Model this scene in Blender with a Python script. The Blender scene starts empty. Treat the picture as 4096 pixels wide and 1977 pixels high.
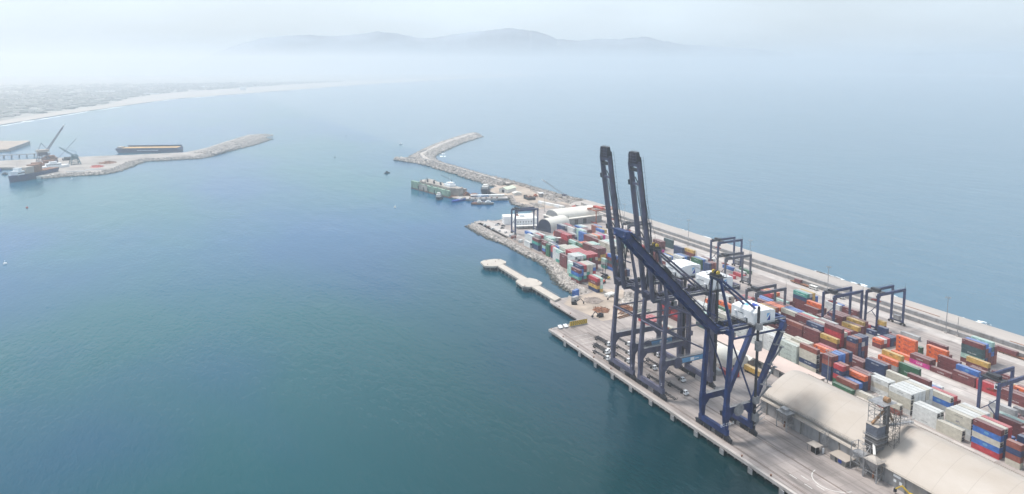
import bpy, math, random
from mathutils import Vector, Matrix
random.seed(11)
S=bpy.context.scene; COL=S.collection
R=math.radians
# ---------------- camera, sky, sun, exposure ----------------
cd=bpy.data.cameras.new("camera"); cam=bpy.data.objects.new("camera",cd); COL.objects.link(cam)
cam.location=(-222.3,0,172); cam.rotation_euler=(R(90-6.94),0,R(-26.02))
cd.sensor_width=36; cd.lens=2910/4096*36; cd.shift_y=-(988.5-610)/4096
cd.clip_start=1; cd.clip_end=60000; S.camera=cam
SUN_EL,SUN_AZ=R(63),R(-30)   # azimuth measured clockwise from +Y; light comes from over the harbour, left of the camera
w=bpy.data.worlds.new("World"); S.world=w; w.use_nodes=True; nt=w.node_tree; nt.nodes.clear()
wo=nt.nodes.new('ShaderNodeOutputWorld'); bg=nt.nodes.new('ShaderNodeBackground'); sky=nt.nodes.new('ShaderNodeTexSky')
sky.sky_type='NISHITA'; sky.sun_disc=False; sky.sun_elevation=SUN_EL; sky.sun_rotation=SUN_AZ
sky.air_density=1.2; sky.dust_density=4.0; sky.ozone_density=1.5; sky.altitude=0
# thin high cloud veil whitening the sky
tc=nt.nodes.new('ShaderNodeTexCoord'); mp=nt.nodes.new('ShaderNodeMapping'); mp.inputs['Scale'].default_value=(1.2,1.2,5)
nz=nt.nodes.new('ShaderNodeTexNoise'); nz.inputs['Scale'].default_value=1.6; nz.inputs['Detail'].default_value=5
rp=nt.nodes.new('ShaderNodeMapRange'); rp.inputs['From Min'].default_value=.35; rp.inputs['From Max'].default_value=.7; rp.inputs['To Min'].default_value=.55; rp.inputs['To Max'].default_value=.85
mx=nt.nodes.new('ShaderNodeMixRGB'); mx.inputs['Color2'].default_value=(7.3,8.45,9.5,1)
nt.links.new(tc.outputs['Generated'],mp.inputs['Vector']); nt.links.new(mp.outputs['Vector'],nz.inputs['Vector'])
nt.links.new(nz.outputs['Fac'],rp.inputs['Value']); nt.links.new(rp.outputs['Result'],mx.inputs['Fac'])
nt.links.new(sky.outputs['Color'],mx.inputs['Color1']); nt.links.new(mx.outputs['Color'],bg.inputs['Color'])
bg.inputs['Strength'].default_value=0.088; nt.links.new(bg.outputs['Background'],wo.inputs['Surface'])
sl=bpy.data.lights.new("sun",'SUN'); so=bpy.data.objects.new("sun",sl); COL.objects.link(so)
sl.energy=3.0; sl.angle=R(12); sl.color=(1,.96,.9)
sd=Vector((math.sin(SUN_AZ)*math.cos(SUN_EL),math.cos(SUN_AZ)*math.cos(SUN_EL),math.sin(SUN_EL)))
so.rotation_euler=(-sd).to_track_quat('-Z','Y').to_euler(); so.location=(0,0,400)
S.view_settings.view_transform='Standard'; S.view_settings.look='None'; S.view_settings.exposure=0.64; S.view_settings.gamma=1
S.cycles.volume_bounces=4; S.cycles.max_bounces=8
WZ=-3.0
# ---------------- helpers ----------------
def tag(o,label=None,cat=None,group=None,kind=None):
    if label: o['label']=label
    if cat: o['category']=cat
    if group: o['group']=group
    if kind: o['kind']=kind
    return o
class MB:
    def __init__(s): s.v=[];s.f=[];s.m=[]
    def add(s,vs,fs,mi=0):
        n=len(s.v); s.v+= [tuple(v) for v in vs]
        for f in fs: s.f.append(tuple(i+n for i in f)); s.m.append(mi)
        return s
    def box(s,x0,x1,y0,y1,z0,z1,mi=0,M=None):
        vs=[Vector((x,y,z)) for z in (z0,z1) for (x,y) in ((x0,y0),(x1,y0),(x1,y1),(x0,y1))]
        if M: vs=[M@v for v in vs]
        return s.add(vs,[(3,2,1,0),(4,5,6,7),(0,1,5,4),(1,2,6,5),(2,3,7,6),(3,0,4,7)],mi)
    def beam(s,p,q,w,h=None,w2=None,h2=None,mi=0,up=(0,0,1)):
        p=Vector(p);q=Vector(q);h=h or w;w2=w2 or w;h2=h2 or h;d=(q-p).normalized()
        up=Vector(up)
        if abs(d.dot(up))>.98: up=Vector((1,0,0)) if abs(d.x)<.9 else Vector((0,1,0))
        a=d.cross(up).normalized();b=a.cross(d).normalized();vs=[]
        for c,ww,hh in ((p,w,h),(q,w2,h2)):
            for i,j in ((-1,-1),(1,-1),(1,1),(-1,1)): vs.append(c+a*i*ww/2+b*j*hh/2)
        return s.add(vs,[(0,1,2,3),(7,6,5,4),(1,0,4,5),(2,1,5,6),(3,2,6,7),(0,3,7,4)],mi)
    def tube(s,p,q,r,n=8,r2=None,mi=0,caps=True):
        p=Vector(p);q=Vector(q);r2=r if r2 is None else r2;d=(q-p).normalized()
        up=Vector((0,0,1)) if abs(d.z)<.95 else Vector((1,0,0)); a=d.cross(up).normalized();b=a.cross(d)
        vs=[c+a*math.cos(2*math.pi*i/n)*rr+b*math.sin(2*math.pi*i/n)*rr for c,rr in ((p,r),(q,r2)) for i in range(n)]
        fs=[(i,i+n,(i+1)%n+n,(i+1)%n) for i in range(n)]
        if caps: fs+=[tuple(range(n)),tuple(range(2*n-1,n-1,-1))]
        return s.add(vs,fs,mi)
    def prism(s,pts,z0,z1,mi=0):
        A=sum(pts[i][0]*pts[(i+1)%len(pts)][1]-pts[(i+1)%len(pts)][0]*pts[i][1] for i in range(len(pts)))
        if A<0: pts=pts[::-1]
        n=len(pts); vs=[(x,y,z0) for x,y in pts]+[(x,y,z1) for x,y in pts]
        return s.add(vs,[tuple(range(n-1,-1,-1)),tuple(range(n,2*n))]+[(i,(i+1)%n,(i+1)%n+n,i+n) for i in range(n)],mi)
    def extrude_y(s,prof,y0,y1,mi=0):   # closed profile in XZ swept along Y
        A=sum(prof[i][0]*prof[(i+1)%len(prof)][1]-prof[(i+1)%len(prof)][0]*prof[i][1] for i in range(len(prof)))
        if A<0: prof=prof[::-1]
        n=len(prof); vs=[(x,y0,z) for x,z in prof]+[(x,y1,z) for x,z in prof]
        return s.add(vs,[tuple(range(n)),tuple(range(2*n-1,n-1,-1))]+[(i,i+n,(i+1)%n+n,(i+1)%n) for i in range(n)],mi)
    def rail(s,p,q,h=1.1,step=2.0,r=.06):   # handrail
        p=Vector(p);q=Vector(q);L=(q-p).length;n=max(1,int(L/step))
        u=Vector((0,0,h))
        s.beam(p+u,q+u,r*1.6); s.beam(p+u*.5,q+u*.5,r)
        for i in range(n+1): c=p.lerp(q,i/n); s.beam(c,c+u,r)
        return s
    def mesh(s,name,mats,smooth=False):
        me=bpy.data.meshes.new(name); me.from_pydata(s.v,[],s.f)
        if not isinstance(mats,(list,tuple)): mats=[mats]
        for m in mats: me.materials.append(m)
        if len(mats)>1: me.polygons.foreach_set('material_index',s.m)
        if smooth: me.polygons.foreach_set('use_smooth',[True]*len(s.f))
        me.update(); return me
    def build(s,name,mats,parent=None,smooth=False,loc=None,rot=0):
        o=bpy.data.objects.new(name,s.mesh(name,mats,smooth)); COL.objects.link(o)
        if parent: o.parent=parent
        if loc: o.location=loc
        if rot: o.rotation_euler=(0,0,rot)
        return o
def empty(name,loc,rot=0,label=None,cat=None,group=None):
    o=bpy.data.objects.new(name,None); COL.objects.link(o); o.location=loc; o.rotation_euler=(0,0,rot); o.empty_display_size=1
    return tag(o,label,cat,group)
KIDS={}
def copy_tree(o,parent=None):
    c=o.copy(); COL.objects.link(c); c.parent=parent
    for ch in [x for x in bpy.data.objects if x.parent==o]: copy_tree(ch,c)
    return c
def rock(mb,c,r,rng,flat=.7):
    vs=[];fs=[(0,2,4),(2,1,4),(1,3,4),(3,0,4),(2,0,5),(1,2,5),(3,1,5),(0,3,5)]
    a=rng.random()*6.3
    for x,y,z in ((1,0,0),(-1,0,0),(0,1,0),(0,-1,0),(0,0,1),(0,0,-1)):
        k=r*(.65+.6*rng.random()); x,y=x*math.cos(a)-y*math.sin(a),x*math.sin(a)+y*math.cos(a)
        vs.append((c[0]+x*k+rng.uniform(-.2,.2)*r,c[1]+y*k+rng.uniform(-.2,.2)*r,c[2]+z*k*flat+rng.uniform(-.15,.15)*r))
    mb.add(vs,[f[::-1] for f in fs])
# ---------------- materials ----------------
def mat(name,col,rough=.6,metal=0,var=.12,scale=.35,bump=0,bscale=4,spec=.4,col2=None,coord='Object',stretch=(1,1,1)):
    m=bpy.data.materials.new(name); m.use_nodes=True; n=m.node_tree; b=n.nodes['Principled BSDF']
    b.inputs['Roughness'].default_value=rough; b.inputs['Metallic'].default_value=metal; b.inputs['Specular IOR Level'].default_value=spec
    t=n.nodes.new('ShaderNodeTexCoord'); mp=n.nodes.new('ShaderNodeMapping'); mp.inputs['Scale'].default_value=stretch
    n.links.new(t.outputs[coord],mp.inputs['Vector'])
    z=n.nodes.new('ShaderNodeTexNoise'); z.inputs['Scale'].default_value=scale; z.inputs['Detail'].default_value=6; z.inputs['Roughness'].default_value=.65
    n.links.new(mp.outputs['Vector'],z.inputs['Vector'])
    cr=n.nodes.new('ShaderNodeValToRGB'); e=cr.color_ramp.elements
    d=[max(0,c*(1-var*1.6)) for c in col[:3]]; l=[min(1,c*(1+var)) for c in (col2 or col)[:3]]
    e[0].position=.3;e[0].color=(*d,1);e[1].position=.7;e[1].color=(*l,1)
    n.links.new(z.outputs['Fac'],cr.inputs['Fac']); n.links.new(cr.outputs['Color'],b.inputs['Base Color'])
    if bump:
        z2=n.nodes.new('ShaderNodeTexNoise'); z2.inputs['Scale'].default_value=bscale; z2.inputs['Detail'].default_value=4
        n.links.new(mp.outputs['Vector'],z2.inputs['Vector'])
        bp=n.nodes.new('ShaderNodeBump'); bp.inputs['Strength'].default_value=bump; bp.inputs['Distance'].default_value=.3
        n.links.new(z2.outputs['Fac'],bp.inputs['Height']); n.links.new(bp.outputs['Normal'],b.inputs['Normal'])
    m['b']=1; return m
M={}
M['concrete']=mat('concrete',(.47,.43,.405),.85,var=.14,scale=.06,bump=.15,bscale=1)
M['asphalt']=mat('yard_asphalt',(.36,.315,.295),.9,var=.22,scale=.05,bump=.1,bscale=1.5,stretch=(1,.35,1))
M['apron']=mat('quay_apron',(.34,.295,.275),.9,var=.3,scale=.09,bump=.1,stretch=(1,.18,1))
M['pale_conc']=mat('pale_concrete',(.44,.395,.35),.85,var=.1,scale=.15)
M['seawall']=mat('seawall_concrete',(.36,.325,.30),.85,var=.08,scale=.05,stretch=(1,.4,1))
M['wall_grey']=mat('grey_concrete_wall',(.27,.265,.27),.85,var=.2,scale=.2,stretch=(1,1,.4))
M['fascia']=mat('quay_face',(.20,.19,.18),.9,var=.3,scale=.4)
M['rail']=mat('rusty_rail',(.10,.06,.045),.7,var=.3)
M['groove']=mat('rail_groove',(.12,.10,.09),.9,var=.2)
M['white_line']=mat('line_paint',(.62,.61,.58),.8,var=.2,scale=1)
M['rock']=mat('armour_rock',(.35,.315,.29),.95,var=.45,scale=.22,bump=.6,bscale=1.2,coord='Object')
M['rock_pale']=mat('pale_rock',(.47,.425,.39),.95,var=.45,scale=.3,bump=.6,bscale=1)
M['rock_dark']=mat('dark_rock',(.25,.23,.21),.95,var=.5,scale=.2,bump=.6,bscale=1)
M['earth']=mat('sandy_earth',(.38,.31,.255),.95,var=.25,scale=.05)
M['path']=mat('earth_path',(.25,.205,.18),.95,var=.3,scale=.15)
M['sand']=mat('beach_sand',(.42,.37,.325),.95,var=.1,scale=.01)
M['navy_steel']=mat('navy_steel',(.009,.028,.12),.42,var=.35,scale=.25,spec=.5)
M['slate_steel']=mat('faded_blue_steel',(.095,.095,.15),.6,var=.3,scale=.2,spec=.4)
M['rtg_steel']=mat('gantry_blue_steel',(.025,.042,.12),.5,var=.3,scale=.3)
M['rtg_grey']=mat('grey_blue_steel',(.08,.085,.115),.6,var=.3,scale=.3)
M['dark']=mat('dark_machinery',(.03,.032,.04),.6,var=.4,scale=1)
M['galv']=mat('galvanised_steel',(.30,.30,.31),.5,metal=.3,var=.25,scale=.5)
M['white']=mat('white_paint',(.78,.79,.80),.45,var=.07,scale=.3)
M['offwhite']=mat('weathered_white',(.68,.66,.62),.6,var=.12,scale=.3)
M['orange_steel']=mat('orange_steel',(.38,.11,.05),.6,var=.3,scale=.5)
M['red_steel']=mat('red_steel',(.42,.05,.03),.6,var=.3,scale=.5)
M['yellow']=mat('yellow_paint',(.62,.42,.04),.5,var=.2,scale=.5)
M['glass']=mat('dark_glass',(.02,.03,.04),.12,var=.1,spec=.8)
M['black']=mat('tyre_rubber',(.02,.02,.02),.8,var=.2)
M['grain_roof']=mat('dusty_shed_roof',(.36,.305,.255),.7,var=.04,scale=.06,col2=(.40,.36,.325),stretch=(1,.4,1))
M['grain_seam']=mat('shed_roof_seams',(.33,.295,.265),.8,var=.2,scale=.2)
M['tower_grey']=mat('tower_dusty_grey',(.13,.12,.115),.8,var=.35,scale=.5); M['bin_blue']=mat('bin_grey_blue',(.12,.135,.17),.7,var=.3,scale=.4); M['dust_orange']=mat('dusty_orange',(.30,.17,.085),.8,var=.3)
M['pinkroof']=mat('pinkish_flat_roof',(.50,.40,.36),.8,var=.1,scale=.05)
M['fabric']=mat('cream_membrane',(.62,.59,.53),.6,var=.06,scale=.05)
M['rust']=mat('rusty_steel',(.22,.095,.05),.85,var=.45,scale=.4)
M['ochre']=mat('ochre_deck',(.45,.28,.10),.8,var=.15,scale=.05); M['open_end_shade']=mat('painted_dark_inside',(.03,.045,.09),.7,var=.2)
M['ltblue']=mat('light_blue_panel',(.13,.33,.55),.5,var=.15)
M['logo_dark']=mat('logo_dark_blue',(.01,.045,.30),.5,var=.05)
M['logo_light']=mat('logo_light_blue',(.15,.42,.72),.5,var=.05)
M['txt_white']=mat('white_lettering',(.8,.8,.8),.5,var=.03)
M['txt_dark']=mat('dark_lettering',(.05,.05,.06),.6,var=.05)
M['txt_grey']=mat('faded_grey_lettering',(.30,.28,.27),.8,var=.1)
M['txt_navy']=mat('navy_lettering',(.02,.02,.16),.6,var=.05)
M['txt_purple']=mat('purple_lettering',(.10,.04,.14),.6,var=.05)
M['leaf']=mat('scrub_foliage',(.07,.085,.04),.9,var=.4,scale=1)
CC=dict(m=(.145,.03,.032),r=(.40,.028,.04),s=(.23,.062,.042),o=(.66,.125,.025),y=(.50,.315,.075),b=(.03,.125,.40),n=(.014,.035,.105),w=(.56,.57,.56),c=(.48,.45,.38),e=(.44,.49,.45),g=(.022,.115,.055),t=(.05,.28,.23),p=(.50,.02,.22),k=(.38,.38,.38),l=(.35,.52,.46),d=(.03,.075,.085))
CN=dict(m='maroon',r='red',s='brown',o='orange',y='mustard yellow',b='blue',n='navy',w='white',c='cream',e='greenish white',g='dark green',t='teal',p='magenta',k='grey',l='pale green',d='dark slate')
CM={k:mat('container_'+CN[k].replace(' ','_'),v,.55,var=.07 if k in 'wcek' else .2,scale=.5,spec=.35,col2=[min(1,c*1.25+.01) for c in v]) for k,v in CC.items()}
# roofs of containers are sun-bleached, dusty paint of the same colour
CT={k:mat('bleached_roof_'+CN[k].replace(' ','_'),[c*.6+.12 for c in v],.8,var=.14,scale=.6) for k,v in CC.items()}
for nm in ('rock','rock_pale','rock_dark'):
    m=M[nm]; n=m.node_tree; b=n.nodes['Principled BSDF']; src=b.inputs['Base Color'].links[0].from_socket
    g_=n.nodes.new('ShaderNodeNewGeometry'); sx=n.nodes.new('ShaderNodeSeparateXYZ'); n.links.new(g_.outputs['Position'],sx.inputs['Vector'])
    mr=n.nodes.new('ShaderNodeMapRange'); mr.inputs['From Min'].default_value=-2.5; mr.inputs['From Max'].default_value=-1.5; n.links.new(sx.outputs['Z'],mr.inputs['Value'])
    mx_=n.nodes.new('ShaderNodeMixRGB'); mx_.inputs['Color1'].default_value=(.055,.055,.045,1); n.links.new(mr.outputs['Result'],mx_.inputs['Fac']); n.links.new(src,mx_.inputs['Color2']); n.links.new(mx_.outputs['Color'],b.inputs['Base Color'])
def worn(m,slab,streak=.35):
    # cast slabs with dark joints, oil stains and long tyre streaks along the yard lanes
    n=m.node_tree; b=n.nodes['Principled BSDF']; src=b.inputs['Base Color'].links[0].from_socket
    t=n.nodes.new('ShaderNodeTexCoord'); br=n.nodes.new('ShaderNodeTexBrick'); br.offset=0; br.inputs['Scale'].default_value=1/slab; br.inputs['Mortar Size'].default_value=.012; br.inputs['Brick Width'].default_value=1; br.inputs['Row Height'].default_value=1
    br.inputs['Color1'].default_value=(1,1,1,1); br.inputs['Color2'].default_value=(.86,.86,.87,1); br.inputs['Mortar'].default_value=(.72,.7,.68,1); n.links.new(t.outputs['Object'],br.inputs['Vector'])
    def nz(st,sc,lo,hi,dark):
        mp=n.nodes.new('ShaderNodeMapping'); mp.inputs['Scale'].default_value=st; z=n.nodes.new('ShaderNodeTexNoise'); z.inputs['Scale'].default_value=sc; z.inputs['Detail'].default_value=5
        r=n.nodes.new('ShaderNodeMapRange'); r.inputs['From Min'].default_value=lo; r.inputs['From Max'].default_value=hi; r.inputs['To Min'].default_value=1; r.inputs['To Max'].default_value=dark
        n.links.new(t.outputs['Object'],mp.inputs['Vector']); n.links.new(mp.outputs['Vector'],z.inputs['Vector']); n.links.new(z.outputs['Fac'],r.inputs['Value']); return r.outputs['Result']
    cur=src
    for o_ in (br.outputs['Color'],nz((1,.05,1),.55,.5,.72,1-streak),nz((1,.7,1),.16,.6,.75,.55)):
        mm_=n.nodes.new('ShaderNodeMixRGB'); mm_.blend_type='MULTIPLY'; mm_.inputs['Fac'].default_value=1; n.links.new(cur,mm_.inputs['Color1']); n.links.new(o_,mm_.inputs['Color2']); cur=mm_.outputs['Color']
    n.links.new(cur,b.inputs['Base Color'])
def streaks(m,col,lo,hi,st):
    n=m.node_tree; b=n.nodes['Principled BSDF']; src=b.inputs['Base Color'].links[0].from_socket; t=n.nodes.new('ShaderNodeTexCoord')
    mp=n.nodes.new('ShaderNodeMapping'); mp.inputs['Scale'].default_value=st; z=n.nodes.new('ShaderNodeTexNoise'); z.inputs['Scale'].default_value=1.0; z.inputs['Detail'].default_value=6
    r=n.nodes.new('ShaderNodeMapRange'); r.inputs['From Min'].default_value=lo; r.inputs['From Max'].default_value=hi; n.links.new(t.outputs['Object'],mp.inputs['Vector']); n.links.new(mp.outputs['Vector'],z.inputs['Vector']); n.links.new(z.outputs['Fac'],r.inputs['Value'])
    x=n.nodes.new('ShaderNodeMixRGB'); x.inputs['Color2'].default_value=(*col,1); n.links.new(r.outputs['Result'],x.inputs['Fac']); n.links.new(src,x.inputs['Color1']); n.links.new(x.outputs['Color'],b.inputs['Base Color'])
streaks(M['navy_steel'],(.09,.06,.06),.6,.85,(.8,.8,.12)); streaks(M['faded_blue_steel' if 0 else 'slate_steel'],(.15,.12,.11),.52,.8,(.8,.8,.1)); streaks(M['rtg_steel'],(.12,.09,.08),.6,.85,(.8,.8,.15)); streaks(M['wall_grey'],(.12,.11,.10),.5,.8,(.5,.25,.1)); streaks(M['fascia'],(.3,.27,.24),.5,.8,(.5,.3,.2))
worn(M['asphalt'],6.0); worn(M['apron'],8.0,.45); worn(M['concrete'],5.0,.3)
M['asphalt2']=M['asphalt']
# ---------------- water, ground ----------------
def water_mat():
    m=bpy.data.materials.new('sea_water'); m.use_nodes=True; n=m.node_tree; b=n.nodes['Principled BSDF']
    b.inputs['Roughness'].default_value=.16; b.inputs['IOR'].default_value=1.33; b.inputs['Specular IOR Level'].default_value=.5
    t=n.nodes.new('ShaderNodeTexCoord')
    def noise(sc,st,rot=0,det=4):
        mp=n.nodes.new('ShaderNodeMapping'); mp.inputs['Scale'].default_value=st; mp.inputs['Rotation'].default_value=(0,0,rot)
        z=n.nodes.new('ShaderNodeTexNoise'); z.inputs['Scale'].default_value=sc; z.inputs['Detail'].default_value=det
        n.links.new(t.outputs['Object'],mp.inputs['Vector']); n.links.new(mp.outputs['Vector'],z.inputs['Vector']); return z
    z=noise(.0042,(1,.6,1),.5,3); cr=n.nodes.new('ShaderNodeValToRGB'); e=cr.color_ramp.elements
    e[0].position=.40;e[0].color=(.0,.068,.165,1);e[1].position=.60;e[1].color=(.0,.090,.118,1)
    n.links.new(z.outputs['Fac'],cr.inputs['Fac'])
    # open sea beyond the breakwater is bluer
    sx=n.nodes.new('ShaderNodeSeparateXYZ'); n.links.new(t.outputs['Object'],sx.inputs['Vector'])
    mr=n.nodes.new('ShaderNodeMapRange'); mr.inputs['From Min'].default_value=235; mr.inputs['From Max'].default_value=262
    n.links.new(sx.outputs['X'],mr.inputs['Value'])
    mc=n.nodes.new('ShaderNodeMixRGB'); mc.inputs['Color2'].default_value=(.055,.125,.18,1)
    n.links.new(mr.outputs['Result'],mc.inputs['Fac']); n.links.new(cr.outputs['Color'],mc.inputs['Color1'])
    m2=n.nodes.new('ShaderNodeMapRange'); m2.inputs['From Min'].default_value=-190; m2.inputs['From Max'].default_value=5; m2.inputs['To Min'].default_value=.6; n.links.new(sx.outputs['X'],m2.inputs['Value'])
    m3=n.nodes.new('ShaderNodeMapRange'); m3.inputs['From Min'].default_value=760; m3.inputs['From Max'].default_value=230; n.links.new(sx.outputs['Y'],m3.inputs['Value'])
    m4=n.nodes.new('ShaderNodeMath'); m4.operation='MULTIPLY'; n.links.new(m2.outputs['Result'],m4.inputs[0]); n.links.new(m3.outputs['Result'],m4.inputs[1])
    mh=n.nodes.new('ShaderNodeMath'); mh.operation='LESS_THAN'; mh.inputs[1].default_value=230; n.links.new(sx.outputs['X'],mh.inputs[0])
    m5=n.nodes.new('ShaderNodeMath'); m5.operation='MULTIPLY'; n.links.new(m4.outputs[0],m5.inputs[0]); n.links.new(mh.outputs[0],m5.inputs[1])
    md=n.nodes.new('ShaderNodeMixRGB'); md.inputs['Color2'].default_value=(.0,.018,.020,1)  # quay shade, depth and steep near view put into a darker base colour
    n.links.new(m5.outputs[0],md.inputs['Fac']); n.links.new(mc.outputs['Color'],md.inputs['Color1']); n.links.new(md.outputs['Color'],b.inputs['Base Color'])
    h1=noise(.35,(1,.45,1),.45,6); h2=noise(.06,(1,.35,1),.2,4); h3=noise(.012,(1,.5,1),.9,3)
    ad=n.nodes.new('ShaderNodeMath'); ad.operation='MULTIPLY_ADD'; ad.inputs[1].default_value=2.6
    n.links.new(h2.outputs['Fac'],ad.inputs[0]); n.links.new(h1.outputs['Fac'],ad.inputs[2])
    ml=n.nodes.new('ShaderNodeMath'); ml.operation='MULTIPLY'; n.links.new(ad.outputs[0],ml.inputs[0]); n.links.new(h3.outputs['Fac'],ml.inputs[1])
    bp=n.nodes.new('ShaderNodeBump'); bp.inputs['Strength'].default_value=.7; bp.inputs['Distance'].default_value=.85
    n.links.new(ml.outputs[0],bp.inputs['Height']); n.links.new(bp.outputs['Normal'],b.inputs['Normal'])
    return m
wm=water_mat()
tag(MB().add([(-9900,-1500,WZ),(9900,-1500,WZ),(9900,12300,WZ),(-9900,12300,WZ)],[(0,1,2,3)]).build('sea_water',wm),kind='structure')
# yard ground outline (counter-clockwise), top at z=0
yard=[(0,-120),(0,401),(18,404),(26.7,408.5),(26.9,447.5),(29.6,452.4),(47,452),(64.5,454.6),(66.5,466),(66.5,479),(71.8,501),(80,526),(83,541),(81.8,560),(80.5,580),(80.5,600),(82,626),(80.6,648),(81.4,681),(82.2,714.6),(88.6,722.8),(107,716),(140,722),(181,750),(179,789),(175,806),(192.4,849),(178,856),(178,902),(203,921),(208,950),(240,975),(246,905),(252,855),(258,806),(262,768),(262,-120)]
gy=MB(); gy.prism(yard,-.9,0.0); tag(gy.build('yard_ground',M['asphalt']),kind='structure')
# sea bed skirt under the solid part of the yard, set back from the open piled quay edge
sk=MB(); yk=[(6,-120),(6,394),(30,400),(33,446)]+yard[6:-1]+[(262,-120)]
sk.prism([(x+ (0 if x<40 else 0),y) for x,y in yk],-7,-.904); tag(sk.build('quay_fill',M['fascia']),kind='structure')
# apron strip, concrete
ap=MB(); ap.add([(0.0,-120,.004),(38.5,-120,.004),(38.5,330,.004),(60,452,.004),(29.7,452,.004),(26.95,447,.004),(26.8,408.4,.004),(18,403.9,.004),(0,400.9,.004)],[tuple(range(9))])
tag(ap.build('quay_apron',M['apron']),kind='structure')
cp=MB(); cp.box(-.2,1.3,-120,400.7,-1.3,.14); cp.box(2.25,26.6,399.6,400.9,-1.2,.10); tag(cp.build('quay_cope_beam',M['concrete']),kind='structure')
# concrete roads through the yard
rd=MB()
for x0,x1,y0,y1 in ((147.5,154.5,120,430),(155.2,160.6,120,430),(118.6,122,150,260),(216,226.5,120,720),(92.5,99.4,176,330)):
    rd.add([(x0,y0,.004),(x1,y0,.004),(x1,y1,.004),(x0,y1,.004)],[(0,1,2,3)])
tag(rd.build('concrete_lanes',M['concrete']),kind='structure')
ea=MB(); ea.add([(40,398,.008),(62,398,.008),(80,418,.008),(92,450,.008),(78,458,.008),(66,453,.008),(46,451.5,.008),(34,440,.008)],[tuple(range(8))]); tag(ea.build('sandy_ground',M['earth']),kind='structure')
ec=MB(); ec.add([(180,752,.01),(262,752,.01),(258,806,.01),(246,905,.01),(240,970,.01),(209,950,.01),(204,920,.01),(180,901,.01),(180,857,.01),(194,849,.01),(177,806,.01)],[tuple(range(11))]); tag(ec.build('sandy_causeway',M['earth']),kind='structure')
# park ground for cars by the office
pk=MB(); pk.add([(83.5,640,.012),(101,640,.012),(101,712,.012),(90,720,.012),(84,713,.012)],[tuple(range(5))]); tag(pk.build('car_park_paving',M['concrete']),kind='structure')
# rails in the quay
for i,x in enumerate((4.2,4.9,19.6,20.1,36.4)):
    y0,y1=(-120,397) if i<2 else (-120,385) if i<4 else (200,385)
    b=MB(); b.box(x-.09,x+.09,y0,y1,.010,.05); 
    tag(b.build('crane_rail',M['rail']),['waterside crane rail along the quay edge','second dark strip beside the waterside crane rail','landside rail of the narrow crane','dark cable slot beside the landside crane rail','far landside rail under the two wide cranes'][i],'rail')
gr=MB(); 
for x,y0,y1 in ((28.2,270,392),(28.2,150,262),(31.4,205,232),(34.6,236,262)): gr.box(x-.08,x+.08,y0,y1,.010,.014)
tag(gr.build('expansion_joints',M['groove']),kind='structure')
ln=MB()
for k in range(6): y=352+k*6; ln.box(6,18,y-.1,y+.1,.010,.014)
for y in (188,196,204): ln.box(9.5,9.8,y,y+4,.010,.014); ln.box(13,13.3,y-3,y+1,.010,.014)
for k in range(17):
    a0=R(100+k*9.5);a1=R(100+(k+1)*9.5); c=(23.5,196.5)
    p=[(c[0]+rr*math.cos(a)*1.0,c[1]+rr*math.sin(a)) for rr,a in ((8.9,a0),(9.2,a0),(9.2,a1),(8.9,a1))]
    ln.add([(x,y,.0145) for x,y in p],[(3,2,1,0)])
for y in range(210,420,13): ln.box(151,151.25,y,y+6,.012,.016)
tag(ln.build('painted_markings',M['white_line']),kind='structure')
# fenders
for k in range(14):
    y=376.8-k*17.55
    e_=empty('quay_fender',(0,y,0),0,'grey fender panel on the quay wall %s'%(['at the far corner','second from the far corner','third from the far corner','below the far boom-up crane','between the two boom-up cranes','below the nearer boom-up crane','beside the gap in front of the navy crane','just beyond the navy crane','under the navy crane','nearest the navy crane on its near side','second on the near side of the navy crane','third on the near side of the navy crane','near the frame bottom','at the frame bottom'][k]),'fender','fenders along the quay wall')
    f=MB(); f.box(-2.0,-1.6,-1.3,1.3,-2.7,-.35); f.build('fender_panel',M['wall_grey'],e_)
    f=MB(); f.tube((-1.62,0,-1.5),(-.27,0,-1.5),.7,8); f.build('rubber_cone',M['black'],e_)
# quay piles
for k in range(40):
    pass
pl=MB()
for k in range(80): pl.tube((1.5,398-k*4.5,-7),(1.5,398-k*4.5,-1.3),.45,6,caps=False)
tag(pl.build('quay_piles',M['fascia']),kind='structure')
# ---------------- seawall ----------------
sw=empty('seawall',(0,0,0),0,'long stepped concrete seawall with a wide pale top between yard and open sea','seawall')
b=MB(); 
for k in range(96):
    y=150+k*6.2
    b.box(227.6,228.1,y,y+6.16,-.2,2.75)
b.build('panel_wall',M['wall_grey'],sw)
b=MB(); b.extrude_y([(228.1,-.5),(228.1,2.7),(232,2.7),(232,2.6),(232,-.5)],150,748); b.build('lower_walk',M['seawall'],sw)
b=MB(); b.extrude_y([(232,-.5),(232,5.3),(232.8,5.6),(232.8,-.5)],150,735); b.build('wall_face',M['wall_grey'],sw)
b=MB(); b.extrude_y([(232.8,-3.5),(232.8,5.6),(249.5,5.5),(252,4.4),(255,-3.5)],150,742); b.build('top_slab',M['seawall'],sw)
b=MB(); b.extrude_y([(236.3,5.605),(236.3,5.75),(237.1,5.75),(237.1,5.605)],294,330); b.extrude_y([(233.5,5.61),(233.5,5.8),(234.2,5.8),(234.2,5.61)],150,248); b.build('cable_duct',M['rust'],sw)
FONT=None
def text(body,size,name='lettering',m='txt_white',parent=None,ext=.01,loc=(0,0,0),rot=(0,0,0),align='CENTER',sx=1.0,bold=0):
    c=bpy.data.curves.new(name,'FONT'); c.body=body; c.size=size; c.align_x=align; c.align_y='CENTER'; c.extrude=ext; c.offset=bold; c.resolution_u=2
    t=bpy.data.objects.new(name,c); me=bpy.data.meshes.new_from_object(t); me.name=name; bpy.data.objects.remove(t)
    me.materials.clear(); me.materials.append(M[m]); o=bpy.data.objects.new(name,me); COL.objects.link(o)
    o.location=loc;o.rotation_euler=rot;o.scale=(sx,1,1)
    if parent: o.parent=parent
    return o
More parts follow.
